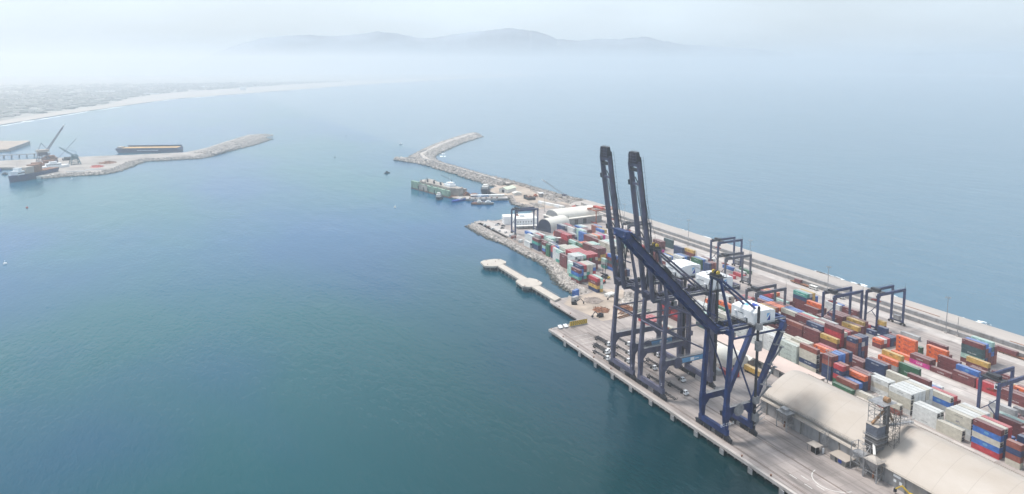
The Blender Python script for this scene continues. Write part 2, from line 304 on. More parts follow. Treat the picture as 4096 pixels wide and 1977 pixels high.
text('Soluciones a tu alcance',3.6,m='txt_grey',parent=sw,loc=(235.2,279,5.62),rot=(0,0,R(-90)),sx=.95)
text('Administración Portuaria Integral',3.9,m='txt_grey',parent=sw,loc=(235.6,387,5.62),rot=(0,0,R(-90)),sx=1.0)
# end ramp of the seawall
b=MB(); b.extrude_y([(226,0.02),(232,2.4),(252,4.2),(255,-3.4),(226,-3.4)],742.05,760); tag(b.build('seawall_end_ramp',M['seawall']),'pale sloping concrete ramp at the far end of the seawall','ramp')
# fence along the foot of the wall
fe=empty('chain_fence',(0,0,0),0,'low wire fence on the grey wall foot beside the yard road','fence')
b=MB(); 
for k in range(70): b.beam((231.2,200+k*7,2.7),(231.2,200+k*7,4.3),.09)
b.build('fence_posts',M['galv'],fe)
b=MB(); b.beam((231.2,200,4.25),(231.2,683,4.25),.06); b.beam((231.2,200,3.4),(231.2,683,3.4),.05); b.build('fence_wires',M['galv'],fe)
# surf along the seaward foot
def foam_mat():
    m=bpy.data.materials.new('surf_foam'); m.use_nodes=True; n=m.node_tree; b=n.nodes['Principled BSDF']; b.inputs['Base Color'].default_value=(.8,.84,.86,1); b.inputs['Roughness'].default_value=.8
    return m
fm=foam_mat(); rg=random.Random(5)
fo=MB()
def foam_patch(x,y,L,wd,ang=0):
    n=14; pts=[]
    for i in range(n):
        a=2*math.pi*i/n; k=.7+.6*rg.random()
        px=math.cos(a)*wd*k; py=math.sin(a)*L*k
        pts.append((x+px*math.cos(ang)-py*math.sin(ang),y+px*math.sin(ang)+py*math.cos(ang),WZ+.03))
    fo.add(pts,[tuple(range(n))])
for (x,y,L,wd) in ((258.5,296,9,1.6),(262,288,5,1.2),(258.5,330,8,1.2),(259,415,20,2.2),(262,395,12,2),(258,560,18,1.6),(259,520,10,1.4),(258,600,12,1.5),(259,640,12,1.4),(260,360,9,1),(259,240,7,1.6),(263,233,4,1)): 
    for j in range(6): foam_patch(x+13+rg.uniform(-1.6,3),y+rg.uniform(-L,L),L*.35,wd*.6,rg.uniform(-.1,.1))
for k in range(150): foam_patch(269+rg.uniform(0,3.2),rg.choice((rg.uniform(180,740),rg.gauss(330,25),rg.gauss(420,30),rg.gauss(560,30),rg.gauss(260,15))),rg.uniform(1.5,6),rg.uniform(.25,.8),rg.uniform(-.12,.12))
for (x,y) in ((262,1300),(275,1330)):
    for j in range(3): foam_patch(x+rg.uniform(-5,5),y+rg.uniform(-8,8),6,2.2,-.5)
tag(fo.build('surf_foam',fm),kind='stuff')
# ---------------- rock armour ----------------
def bank(name,line,w_out,mats,n,rmin,rmax,z_top,seed,side=1,w_top=1.0,zb=WZ-.5,kind_name='rock_armour'):
    """slope from a polyline (top edge) down to the water on its left (side=1) or right"""
    rg=random.Random(seed); mb=MB(); pts=[Vector((x,y,0)) for x,y in line]; rows=7; base=[];N=len(pts)
    dens=[]
    for i in range(N-1):
        L=(pts[i+1]-pts[i]).length; k=max(1,int(L/3.0))
        for j in range(k): dens.append(pts[i].lerp(pts[i+1],j/k))
    dens.append(pts[-1]); n2=len(dens); vs=[];fs=[]
    nor=[]
    for i in range(n2):
        a=dens[max(0,i-2)];c=dens[min(n2-1,i+2)];d=(c-a).normalized(); nor.append(Vector((-d.y,d.x,0))*side)
    for i in range(n2):
        wd=w_out(i/(n2-1)) if callable(w_out) else w_out
        for r in range(rows+1):
            t=r/rows; p=dens[i]+nor[i]*(t*wd)
            z=z_top+(zb-z_top)*t**.9+(rg.uniform(-.35,.35) if 0<r<rows else 0)
            vs.append((p.x+rg.uniform(-.3,.3),p.y+rg.uniform(-.3,.3),z))
    for i in range(n2-1):
        for r in range(rows):
            a=i*(rows+1)+r; q=(a,a+1,a+rows+2,a+rows+1); fs.append(q if side<0 else q[::-1])
    mb.add(vs,fs)
    for k in range(n):
        i=rg.randrange(n2); wd=w_out(i/(n2-1)) if callable(w_out) else w_out
        t=rg.random(); p=dens[i]+nor[i]*(t*wd)+Vector((rg.uniform(-2,2),rg.uniform(-2,2),0)); z=z_top+(zb-z_top)*t**.9
        rock(mb,(p.x,p.y,z+.1),rg.uniform(rmin,rmax),rg)
    return tag(mb.build(name,mats),kind='stuff')
near=[(66.5,455),(66.5,466),(66.5,479),(71.8,501),(80,526),(83,541),(81.8,560),(80.5,580),(80.5,600),(82,626),(80.6,648),(81.4,681),(82.2,714.6)]
bank('armour_rocks',near,lambda t:9.5+3*math.sin(t*9),M['rock_pale'],2600,.7,1.7,-.1,1,side=1)
bank('armour_rocks',[(81,700),(82.2,716),(90,724),(107,717),(140,723)],7,M['rock_pale'],260,.7,1.6,-.1,2,side=1)
bank('armour_rocks',[(47,452.2),(56,453.8),(66,455)],3.5,M['rock_pale'],50,.6,1.3,-.1,3,side=1)
# earth track on top of the rock bank
tr=MB(); tp=[(x+1.0,y) for x,y in near]; 
vs=[];
for i,(x,y) in enumerate(near): vs+= [(x+.4,y,.012),(x+5.6,y,.012)]
tr.add(vs,[(2*i,2*i+1,2*i+3,2*i+2) for i in range(len(near)-1)]); tag(tr.build('shore_track',M['path']),kind='structure')
kb=MB()
for i in range(len(near)-1):
    a=Vector((near[i][0]+.6,near[i][1],.25));c=Vector((near[i+1][0]+.6,near[i+1][1],.25)); kb.beam(a,c,.35,.5)
    a=Vector((near[i][0]+5.9,near[i][1],.45));c=Vector((near[i+1][0]+5.9,near[i+1][1],.45)); kb.beam(a,c,.2,.9)
tag(kb.build('low_perimeter_wall',M['concrete']),'low pale wall curving along the earth track above the rocks','wall')
# causeway shores (shipyard spit)
bank('armour_rocks',[(140,723),(181,748),(179,789),(176,806),(192,848),(179,857)],5,M['rock'],520,.8,1.9,-.1,4,side=1)
bank('armour_rocks',[(257,758),(252,800),(246,855),(243,905),(236,975)],lambda t:9+3*math.sin(t*12),M['rock_dark'],900,1.0,2.4,1.2,5,side=-1)
# heaps along the seaward crest of the spit
rk=MB(); rg=random.Random(8)
for k in range(420):
    t=rg.random(); y=765+t*210; x=248-t*9+rg.uniform(-7,4); rock(rk,(x,y,rg.uniform(.2,1.6)),rg.uniform(.8,2.2),rg)
tag(rk.build('armour_rocks',M['rock']),kind='stuff')
# main breakwater: trunk from the spit to the elbow and the arm out to sea
def mole(name,line,halfw,ztop,seed,mats,nrock,rr,crown=3.0):
    rg=random.Random(seed); pts=[Vector((p[0],p[1],0)) for p in line]; W=[p[2] for p in line] if len(line[0])>2 else None
    dens=[];wd=[]
    for i in range(len(pts)-1):
        L=(pts[i+1]-pts[i]).length;k=max(1,int(L/6))
        for j in range(k): dens.append(pts[i].lerp(pts[i+1],j/k)); wd.append(W[i]+(W[i+1]-W[i])*j/k)
    dens.append(pts[-1]); wd.append(W[-1]); n2=len(dens); mb=MB(); vs=[];fs=[]; C=13; nor=[]
    for i in range(n2):
        d=(dens[min(n2-1,i+2)]-dens[max(0,i-2)]).normalized(); nor.append(Vector((-d.y,d.x,0)))
    def zz(u): # u -1..1
        a=abs(u); return ztop if a<.18 else ztop-(ztop-(WZ-1))*((a-.18)/.82)**1.15
    for i in range(n2):
        for c in range(C):
            u=-1+2*c/(C-1); p=dens[i]+nor[i]*u*wd[i]; j=0 if abs(u)<.2 else .7
            vs.append((p.x+rg.uniform(-j,j),p.y+rg.uniform(-j,j),zz(u)+rg.uniform(-j,j)*.8))
    for i in range(n2-1):
        for c in range(C-1): a=i*C+c; fs.append((a,a+C,a+C+1,a+1))
    fs.append(tuple(range(C))); fs.append(tuple(range(n2*C-1,n2*C-C-1,-1)))
    mb.add(vs,fs)
    for k in range(nrock):
        i=rg.randrange(n2);u=rg.choice((-1,1))*(.2+.8*rg.random()); p=dens[i]+nor[i]*u*wd[i]
        rock(mb,(p.x+rg.uniform(-3,3),p.y+rg.uniform(-3,3),zz(u)+.3),rg.uniform(*rr),rg)
    return tag(mb.build(name,mats),kind='stuff')
mole('breakwater_trunk',[(222,930,17),(222,980,19),(216,1060,17),(212,1130,17),(208,1200,16)],0,2.6,21,M['rock'],2600,(1.2,3.6))
mole('breakwater_rocks',[(206,1190,18),(206,1235,24),(222,1300,25),(262,1365,25),(310,1435,28),(360,1505,28),(420,1575,30),(462,1625,30),(478,1645,16)],0,3.4,22,M['rock_pale'],4200,(1,2.6))
mole('breakwater_rocks',[(212,1215,22),(200,1235,20),(185,1258,14),(168,1282,5)],0,1.6,23,M['rock_pale'],900,(1,2.6))
# crest road on the breakwater
def strip(name,line,wd,z,m):
    vs=[];n=len(line)
    for i,(x,y) in enumerate(line):
        a=Vector(line[max(0,i-1)]);c=Vector(line[min(n-1,i+1)]);d=(c-a).normalized(); nx,ny=-d.y*wd/2,d.x*wd/2
        vs+=[(x+nx,y+ny,z),(x-nx,y-ny,z)]
    b=MB(); b.add(vs,[(2*i,2*i+1,2*i+3,2*i+2) for i in range(n-1)]); return tag(b.build(name,m),kind='structure')
strip('crest_road',[(221,920),(222,980),(216,1060),(212,1130),(208,1200)],6.5,3.35,M['pale_conc'])
b=MB(); cl=[(219,925),(218.5,980),(212.5,1060),(208.5,1130),(204,1200),(201,1236)]
for i in range(len(cl)-1): b.beam((*cl[i],3.6),(*cl[i+1],3.6),.8,1.6)
tag(b.build('parapet_wall',M['wall_grey']),'thin pale parapet wall running along the breakwater road','wall')
b=MB(); cl=[(201,1236),(222,1318),(250,1350)]
for i in range(len(cl)-1): b.beam((*cl[i],4.2),(*cl[i+1],4.2),1.2,1.4)
b.beam((201,1240,3.2),(185,1262,2.8),1.6,1); tag(b.build('crest_kerb',M['wall_grey']),'grey kerb curving across the pale elbow of the breakwater','kerb')
# harbour-side breakwater on the left
lb=[(-640,1500,40),(-520,1500,40),(-440,1480,45),(-400,1440,60),(-350,1440,115),(-310,1455,100),(-280,1500,62),(-250,1511,50),(-215,1512,46),(-180,1510,44),(-150,1540,52),(-110,1620,52),(-60,1720,52),(-20,1815,50),(0,1850,26)]
lo=MB(); land=[(-640,1462),(-462,1452),(-423,1440),(-412,1374),(-392,1320),(-344,1330),(-312,1325),(-296,1350),(-283,1395),(-268,1450),(-250,1476),(-215,1474),(-180,1478),(-160,1475),(-148,1500),(-112,1570),(-62,1650),(-6,1775),(2,1800),(-10,1868),(-22,1875),(-50,1815),(-95,1712),(-133,1618),(-176,1548),(-224,1550),(-280,1552),(-355,1560),(-432,1558),(-640,1560)]
lo.prism(land,-7,.4); M['arm_earth']=mat('grey_sandy_earth',(.33,.295,.27),.95,var=.25,scale=.03)
tag(lo.build('left_pier_ground',M['arm_earth']),kind='structure')
bank('armour_rocks',[(-6,1775),(-62,1650),(-112,1570),(-148,1500),(-160,1475),(-180,1478),(-215,1474),(-250,1476),(-268,1450),(-283,1395),(-296,1350),(-312,1325),(-344,1330),(-388,1320)],lambda t:26-10*t,M['rock'],3000,1.2,2.8,.5,31,side=1)
rk=MB(); rg=random.Random(9)
cl=[(-10,1868),(-50,1790),(-95,1690),(-133,1600),(-165,1530)]
for k in range(1500):
    i=rg.randrange(4); t=rg.random(); x=cl[i][0]*(1-t)+cl[i+1][0]*t; y=cl[i][1]*(1-t)+cl[i+1][1]*t
    o_=rg.uniform(0,1); rock(rk,(x+o_*38+2,y-o_*34,.4+1.5*math.sin(o_*3.1)),rg.uniform(1.2,2.8),rg)
tag(rk.build('armour_rocks',M['rock_pale']),kind='stuff')
# far-left spit and trestle
b=MB(); b.prism([(-640,1735),(-509,1749),(-493,1752),(-478,1898),(-485,1935),(-509,1936),(-560,1965),(-640,1990)],-6,1.5); tag(b.build('left_spit_ground',M['earth']),kind='structure')
b=MB(); b.beam((-494,1752,0),(-478,1898,0),2,6.2); tag(b.build('spit_quay_wall',M['wall_grey']),'dark quay wall edging the small sandy spit at far left','wall')
t_=empty('trestle_jetty',(-500,1629,0),0,'dark trestle jetty on thin piles at the far left edge','jetty')
b=MB(); b.beam((-140,-6,2.2),(90,4,2.2),5,1); b.build('deck',M['wall_grey'],t_)
b=MB()
for k in range(20): x=-140+k*12; b.beam((x,-4,-5),(x,-4,2),1.1); b.beam((x,3,-5),(x,3,2),1.1)
b.build('piles',M['fascia'],t_)
# ---------------- distant coast, city, hills ----------------
coast=[(-2500,400),(-900,1750),(-700,2300),(-630,2520),(-523,2921),(-361,3417),(-155,4000),(209,4510),(835,5368),(1295,6040),(1823,6640),(3329,8250),(5200,9900)]
b=MB(); b.prism(coast+[(5200,11500),(-9000,11500),(-9000,400)],-5,-1.6); tag(b.build('beach_ground',M['sand']),kind='structure')
M['city_ground']=mat('city_ground',(.24,.235,.21),.95,var=.3,scale=.003,col2=(.33,.31,.28))
inl=[(-2600,560),(-960,1880),(-740,2430),(-660,2680),(-560,3090),(-420,3560),(-330,4200),(-150,4850),(410,5750),(860,6480),(1400,7150),(2950,8700),(4700,9900)]
b=MB(); b.prism(inl+[(5100,11400),(-8900,11400),(-8900,560)],-4,-1.2); tag(b.build('city_ground',M['city_ground']),kind='structure')
# surf line on the beach
b=MB(); n=len(coast); rg=random.Random(3)
for k in range(46):
    i=rg.randrange(2,n-2);t=rg.random();x=coast[i][0]*(1-t)+coast[i+1][0]*t;y=coast[i][1]*(1-t)+coast[i+1][1]*t
    d=Vector((coast[i+1][0]-coast[i][0],coast[i+1][1]-coast[i][1])).normalized();L=rg.uniform(30,110);q=rg.uniform(4,12);o2=rg.uniform(6,26)
    nx,ny=d.y,-d.x
    b.add([(x+nx*o2-d.x*L,y+ny*o2-d.y*L,WZ+.05),(x+nx*(o2+q),y+ny*(o2+q),WZ+.05),(x+nx*o2+d.x*L,y+ny*o2+d.y*L,WZ+.05),(x+nx*(o2-q*.5),y+ny*(o2-q*.5),WZ+.05)],[(0,1,2,3)])
tag(b.build('beach_surf',fm),kind='stuff')
# the far-off town reads as one mass of roofs and trees
def spread_town(name,m,n,seed,s,h):
    rg=random.Random(seed); b=MB()
    for k in range(n):
        y=rg.uniform(1900,7200)
        # inland offset from the shore line
        for i in range(len(inl)-1):
            if inl[i][1]<=y<=inl[i+1][1]:
                t=(y-inl[i][1])/(inl[i+1][1]-inl[i][1]); x0=inl[i][0]*(1-t)+inl[i+1][0]*t; break
        x=x0-20-abs(rg.gauss(0,1))*(500+y*.12); a=rg.uniform(0,.6); sx=rg.uniform(*s);sy=rg.uniform(*s);hh=rg.uniform(*h)
        Mx=Matrix.Translation((x,y,-1.2))@Matrix.Rotation(a,4,'Z'); b.box(-sx/2,sx/2,-sy/2,sy/2,0,hh,M=Mx)
    return tag(b.build(name,m),kind='stuff')
M['town_pale']=mat('pale_town_roofs',(.46,.43,.41),.8,var=.25,scale=.01)
M['town_dark']=mat('town_trees',(.20,.205,.18),.95,var=.5,scale=.02)
M['town_tan']=mat('tan_town_walls',(.36,.33,.30),.8,var=.3,scale=.01)
spread_town('town_roofs',M['town_pale'],1000,51,(8,22),(3,9)); spread_town('town_trees',M['town_dark'],1700,52,(14,60),(3,7)); spread_town('town_walls',M['town_tan'],1500,53,(8,20),(3,8))
lbx=[(-250,4700,90,18,5),(160,5900,150,26,8),(-500,5200,120,30,6),(300,5150,40,30,22),(-900,3300,60,20,6),(-1100,4200,110,22,7)]
for i,(x,y,a,c,h) in enumerate(lbx):
    b=MB(); b.box(-a/2,a/2,-c/2,c/2,0,h); o=b.build('long_building',M['white'],loc=(x,y,-1.2)); 
    tag(o,['pale low hall among the hazy town beyond the beach','longest pale roof far up the hazy coast','pale hall inland of the beach in the haze','pale tall block standing beside the far sandy beach','small pale hall in the near part of the hazy town','pale hall behind the near part of the hazy town'][i],'building')
# low hills behind the town
def hills(name,ridge,depth,m,seed,seg=60,zb=-5):
    rg=random.Random(seed);vs=[];fs=[];n=len(ridge);rows=8
    P=[]
    for i in range(seg+1):
        t=i/seg*(n-1);k=min(n-2,int(t));f=t-k;f=f*f*(3-2*f)
        P.append([ridge[k][j]*(1-f)+ridge[k+1][j]*f for j in range(3)])
    for i,(x,y,z) in enumerate(P):
        d=Vector((x,y,0)).normalized()
        for r in range(-rows,rows+1):
            t=r/rows; e=(1-abs(t))**1.25; j=rg.uniform(-.06,.06)*z*(1-abs(t)); sp=math.sin(i*1.7+r*1.1)*.05*z*(1-abs(t))*(abs(t)>0)
            vs.append((x+d.x*t*depth,y+d.y*t*depth,zb+(z-zb)*e+(j+sp if r!=0 else j*.3)))
    C=2*rows+1
    for i in range(seg):
        for c in range(C-1): a=i*C+c; fs.append((a,a+C,a+C+1,a+1))
    b=MB(); b.add(vs,fs); return tag(b.build(name,m,smooth=False),kind='structure')
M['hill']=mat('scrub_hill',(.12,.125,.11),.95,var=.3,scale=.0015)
M['mount']=mat('far_mountain',(.24,.275,.32),.95,var=.2,scale=.0006)  # blue-grey haze of distance is put into the mountain colour
hills('town_hills',[(-4200,3600,60),(-3300,4300,120),(-2900,5000,100),(-2400,5600,160),(-2300,6500,60),(-2300,7600,20)],900,M['hill'],61)
def mountains(name,pts,m,seed):
    rg=random.Random(seed);vs=[];P=[]
    for i in range(len(pts)-1):
        for k in range(6):
            t=k/6; P.append([pts[i][j]*(1-t)+pts[i+1][j]*t for j in range(3)])
    P.append(list(pts[-1])); n=len(P)
    for i,(x,y,z) in enumerate(P):
        d=Vector((x,y,0)).normalized(); z=z+rg.uniform(-9,9)
        for r in range(-5,6):
            t=r/5; e=(1-abs(t))**1.1; zz=-5+(z+5)*e+(rg.uniform(-.015,.015)*z if 0<abs(t)<1 else 0)
            vs.append((x+d.x*t*2600,y+d.y*t*2600,zz))
    fs=[(i*11+c,i*11+c+11,i*11+c+12,i*11+c+1) for i in range(n-1) for c in range(10)]
    b=MB(); b.add(vs,fs); return tag(b.build(name,m,smooth=True),kind='structure')
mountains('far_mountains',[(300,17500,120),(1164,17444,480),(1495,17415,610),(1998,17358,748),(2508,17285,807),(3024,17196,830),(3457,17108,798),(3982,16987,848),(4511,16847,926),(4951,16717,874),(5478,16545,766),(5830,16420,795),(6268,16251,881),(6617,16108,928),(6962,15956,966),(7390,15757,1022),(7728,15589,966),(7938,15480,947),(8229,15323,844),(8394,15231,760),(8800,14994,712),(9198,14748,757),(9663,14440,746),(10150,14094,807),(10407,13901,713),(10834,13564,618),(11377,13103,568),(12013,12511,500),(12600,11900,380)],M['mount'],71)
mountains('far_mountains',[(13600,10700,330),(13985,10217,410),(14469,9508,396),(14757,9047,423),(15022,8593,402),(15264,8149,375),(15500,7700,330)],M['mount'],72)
# ---------------- haze ----------------
hm=bpy.data.materials.new('haze'); hm.use_nodes=True; n=hm.node_tree; n.nodes.clear()
o_=n.nodes.new('ShaderNodeOutputMaterial'); v_=n.nodes.new('ShaderNodeVolumePrincipled'); v_.inputs['Color'].default_value=(.95,.975,1,1); v_.inputs['Density'].default_value=2.6e-4; v_.inputs['Anisotropy'].default_value=.7
n.links.new(v_.outputs['Volume'],o_.inputs['Volume'])
b=MB(); b.box(-10000,10000,-1600,12500,-9,285); tag(b.build('haze',hm),kind='stuff')
# ---------------- ship-to-shore cranes ----------------
def sts(Y,style,boom_deg,m,loc_label,num):
    W=9.3 if style=='wide' else 8.0; G=32.0 if style=='wide' else 15.3
    root=empty('quay_crane',(4.5,Y,0),0,loc_label,'quay crane','tall ship-to-shore cranes on the quay')
    mm=M[m]; dk=M['dark']; ZT=50.5; ZP=20.0 if style=='wide' else 15.8; pd=3.0
    LX=2.2 if style=='wide' else 1.7
    # waterside legs
    for s in (-1,1):
        b=MB(); y=W*s
        b.beam((0,y,4.8),(0,y,ZP-pd),1.7,1.7,1.9,2.9,up=(1,0,0)); b.beam((0,y,ZP-pd-.1),(0,y,ZP+1),1.9,2.9,1.9,2.3,up=(1,0,0)); b.beam((0,y,ZP+.9),(LX,y*.985,ZT+2.5),1.7,2.1,1.5,1.7,up=(1,0,0))
        b.build('waterside_leg',mm,root)
        b=MB()
        if style=='wide':
            b.beam((G,y,4.8),(G,y,ZP),1.8,1.9,2.0,2.6,up=(1,0,0)); b.beam((G,y,ZP),(G,y,ZT+1),2.0,2.3,1.7,2.0,up=(1,0,0))
            # lattice service ladder against the leg
            b.box(G+1.3,G+2.6,y-.8,y+.5,6,8); b.box(G+1.3,G+2.6,y-.8,y+.5,22,24.5); b.box(G+1.3,G+2.6,y-.8,y+.5,38,40)
        else:
            b.beam((G,y,4.8),(G,y,ZP),1.8,1.9,2.0,2.6,up=(1,0,0)); b.beam((G+.3,y,ZP-2),(33.6,y,ZT),2.2,2.2,2.0,2.4,up=(0,1,0))
        b.build('landside_leg',mm,root)
        # portal beam with handrail
        b=MB(); b.beam((-.6,y,ZP-pd/2),(G+.6,y,ZP-pd/2),1.5,pd)
        for x,d in ((1.2,1),(G-1.2,-1)): b.add([(x,y-.7,ZP-pd),(x+2.6*d,y-.7,ZP-pd),(x,y-.7,ZP-pd-3),(x,y+.7,ZP-pd),(x+2.6*d,y+.7,ZP-pd),(x,y+.7,ZP-pd-3)],[(0,1,2),(5,4,3),(1,4,5,2),(0,3,4,1)])
        pb=b.build('portal_beam',mm,root)
        b=MB(); b.rail((1.5,y-.75,ZP),(G-1.5,y-.75,ZP)); b.rail((1.5,y+.75,ZP),(G-1.5,y+.75,ZP)); b.box(1.5,G-1.5,y-.8,y+.8,ZP,ZP+.06); b.build('walkway',M['galv'],pb)
    # sill beams, bogies
    for x,nm in ((0,'waterside_sill_beam'),(G,'landside_sill_beam')):
        b=MB(); b.box(x-.8,x+.8,-W-1.6,W+1.6,2.9,5.6); sb=b.build(nm,mm,root)
        for k in (-1,1):
            for j in (-1,1):
                c=k*(W-1.2)+j*2.9
                b=MB(); b.box(x-.5,x+.5,c-2.5,c+2.5,1.5,2.2); b.add([(x-.6,c-1.6,2.2),(x+.6,c-1.6,2.2),(x+.6,c+1.6,2.2),(x-.6,c+1.6,2.2),(x-.6,c-.5,2.95),(x+.6,c-.5,2.95),(x+.6,c+.5,2.95),(x-.6,c+.5,2.95)],[(0,1,5,4),(1,2,6,5),(2,3,7,6),(3,0,4,7)])
                for q in (-1.9,-.65,.65,1.9): b.tube((x-.25,c+q,.5),(x+.25,c+q,.5),.5,10); b.box(x-.42,x+.42,c+q-.35,c+q+.35,.6,1.55)
                b.build('bogie',dk,sb)
    # side bracing
    for s in (-1,1):
        y=W*s*.99
        b=MB()
        if style=='wide':
            zn=36.0; b.tube((1,y,zn),(G,y,zn),.45,10); b.tube((1,y,zn),(G-1,y,ZP),.45,10); b.tube((LX,y,ZT-1),(G-1,y,zn),.5,10)
        else:
            b.tube((LX,y,ZT-3),(G+.4,y,ZP+.5),.42,10); b.tube((LX,y,ZT-2.5),(33.2,y,ZT-2.5),.5,10)
        b.build('brace',mm,root)
    # cross beams between the frames
    for x,z in ((LX,ZT),(G if style=='wide' else 33.6,ZT)):
        b=MB(); b.beam((x,-W-.6,z),(x,W+.6,z),1.6,2.3); b.build('cross_beam',mm,root)
    if style=='wide':
        for x in (0,G): b=MB(); b.tube((x,-W,36),(x,W,36),.5,8); b.build('cross_tie',mm,root)
    # main girders
    XE=55.0 if style=='wide' else 38.0
    for s in (-1,1):
        b=MB(); b.beam((-2.5,3.4*s,ZT+.3),(XE,3.4*s,ZT+.3),1.2,2.5); gb=b.build('main_girder',mm,root)
        b=MB(); b.box(-2,XE,min(4.1*s,5.2*s),max(4.1*s,5.2*s),ZT+.9,ZT+1.0); b.rail((-2,5.2*s,ZT+1),(XE,5.2*s,ZT+1)); b.build('girder_walkway',M['galv'],gb)
    for x in range(6,int(XE),8): b=MB(); b.beam((x,-3.4,ZT+.9),(x,3.4,ZT+.9),.5); b.build('girder_tie',mm,root)
    b=MB(); b.beam((XE,-4.6,ZT),(XE,4.6,ZT),1.2,2.8); b.build('girder_end_beam',mm,root)
    # A-frame
    AX=1.0 if style=='wide' else -1.4; AZ=77.0 if style=='wide' else 75.5
    for s in (-1,1):
        b=MB(); b.beam((LX,W*s*.985,ZT+1.5),(AX,2.6*s,AZ),1.3,1.3,1.0,1.0); b.build('apex_leg',mm,root)
        b=MB(); b.tube((AX+.3,2.4*s,AZ-.5),((31 if style=='wide' else 27.5),4.2*s,ZT+1.6),.55,10) 
        if style!='wide': pass
        b.build('back_stay',mm,root)
        b=MB(); b.beam((AX-.6,1.6*s,AZ-1),(-2.6,2.6*s,ZT+4),.32,.32); b.beam((AX-.9,2.9*s,AZ-1),(-3.2,3.6*s,ZT+4),.22,.22); b.beam((AX-1.4,2.2*s,AZ-1),(-6,2.9*s,ZT+10),.2,.2); b.build('fore_stay',dk,root)
    if style=='wide':
        b=MB(); b.tube((.6,-5.0,64.5),(.6,5.0,64.5),.4,8)
        b.build('stay_tie',mm,root)
        for x,z in ((11,69),(20,61)): b=MB(); b.tube((x,-3.2,z),(x,3.2,z),.4,8); b.build('stay_tie',mm,root)
    b=MB(); b.box(AX-1.1,AX+1.1,-3.4,3.4,AZ-1.2,AZ+.4); ax=b.build('apex_beam',mm,root)
    b=MB(); b.box(AX-2.4,AX+2.4,-4.2,4.2,AZ+.4,AZ+.5); b.rail((AX-2.4,-4.2,AZ+.5),(AX+2.4,-4.2,AZ+.5)); b.rail((AX-2.4,4.2,AZ+.5),(AX+2.4,4.2,AZ+.5)); b.rail((AX-2.4,-4.2,AZ+.5),(AX-2.4,4.2,AZ+.5)); b.rail((AX+2.4,-4.2,AZ+.5),(AX+2.4,4.2,AZ+.5))
    b.box(AX-1.4,AX+1.2,-2.6,2.6,AZ+.5,AZ+1.6); b.build('apex_platform',dk,ax)
    for s in (-1.5,0,1.5):
        b=MB(); b.tube((AX-.3,s-.25,AZ+2.2),(AX-.3,s+.25,AZ+2.2),1.0,12); b.build('sheave',M['yellow'] if s else dk,ax)
    b=MB(); b.tube((AX+1.8,3.6,AZ+.5),(AX+1.8,3.6,AZ+5.5),.07,5); b.build('mast_rod',dk,ax)
    # boom (origin at the hinge, pointing to -x, raised)
    a=R(boom_deg); BL=78.0 if style=='wide' else 72.5
    H=Matrix.Translation((-2.5,0,ZT+.3))@Matrix.Rotation(a,4,'Y')
    dep=2.4 if style=='wide' else 3.0; BY=3.7 if style=='wide' else 3.3; bw=.55 if style=='wide' else .6
    def bp(x,y,z): return H@Vector((-x,y,z))
    for s in (-1,1):
        b=MB(); b.box(-BL+(5 if style=='wide' else 0),0,BY*s-bw,BY*s+bw,-dep/2,dep/2,M=H); gb=b.build('boom_girder',mm,root)
        b=MB(); o2=4.55*s
        b.beam(bp(2,o2,dep/2+1.1),bp(BL-2,o2,dep/2+1.1),.1); 
        for k in range(2,int(BL)-2,3): b.beam(bp(k,o2,dep/2-.2),bp(k,o2,dep/2+1.1),.08)
        b.beam(bp(2,4.3*s,dep/2-.25),bp(BL-2,4.3*s,dep/2-.25),.9,.1,up=bp(1,0,1)-bp(1,0,0)); b.build('boom_walkway',M['dark'],gb)
    for k in ((4,33,62) if style=='wide' else (4,12,20,28,36,44,52,60,68)):
        b=MB(); b.beam(bp(k,-3.3,-.4),bp(k,3.3,-.4),.8,1.2 if style=='wide' else 2.0); b.build('boom_tie',mm,root)
    if style=='wide':
        for k in (33,62):
            b=MB(); b.box(-k-1.5,-k+1.0,3.95,6.1,-1.0,1.8,M=H); b.beam(bp(k,0,1),bp(k+3,-2.4,1),.4); b.beam(bp(k,0,1),bp(k+3,2.4,1),.4); b.build('sheave_platform',dk,root)
        for k in (12,24,40): b=MB(); b.beam(bp(k,3.9,1.2),bp(k,7.2,1.2),.18); b.beam(bp(k,-3.9,1.2),bp(k,-1,1.6),.3); b.build('lamp_bracket',dk,root)
        # rope guides between the girders
        b=MB(); 
        for y in (-.2,.3): b.beam(bp(2,y,.6),bp(61,y,.6),.1)
        b.build('hoist_ropes',dk,root)
        # folded stays lying along the boom
        for s in (-1,1): b=MB(); b.beam(bp(1,3.0*s,2.6),bp(34,3.0*s,3.4),.3); b.beam(bp(34,3.0*s,3.4),bp(60,3.0*s,1.6),.25); b.build('folded_stay',dk,root)
        b=MB(); b.beam(bp(BL-5.6,-4.3,-.2),bp(BL-5.6,4.3,-.2),1.3,2.6); b.build('boom_head_beam',mm,root)
        b=MB(); b.beam(bp(BL-8.6,-3.3,-.2),bp(BL-8.6,3.3,-.2),1.6,1.6); b.build('boom_head_beam',dk,root)
        b=MB(); b.add([bp(BL-5,-3.6,-1.3),bp(BL-5,3.6,-1.3),bp(BL+.4,3.1,-.6),bp(BL+.4,-3.1,-.6),bp(BL-5,-3.6,1.5),bp(BL-5,3.6,1.5),bp(BL+.4,3.1,1.2),bp(BL+.4,-3.1,1.2)],[(0,1,2,3),(7,6,5,4),(4,5,1,0),(5,6,2,1),(6,7,3,2),(7,4,0,3)])
        tp=b.build('boom_tip',dk,root)
        b=MB()
        for y in (-3.3,-1.5,0,1.5,3.3): b.beam(bp(BL-4.7,y,-1.42),bp(BL+.1,y*.88,-.75),.22)
        for k in (BL-4,BL-2.5,BL-1): b.beam(bp(k,-3,-1.32),bp(k,3,-1.32),.18)
        b.build('tip_grating',mm,tp)
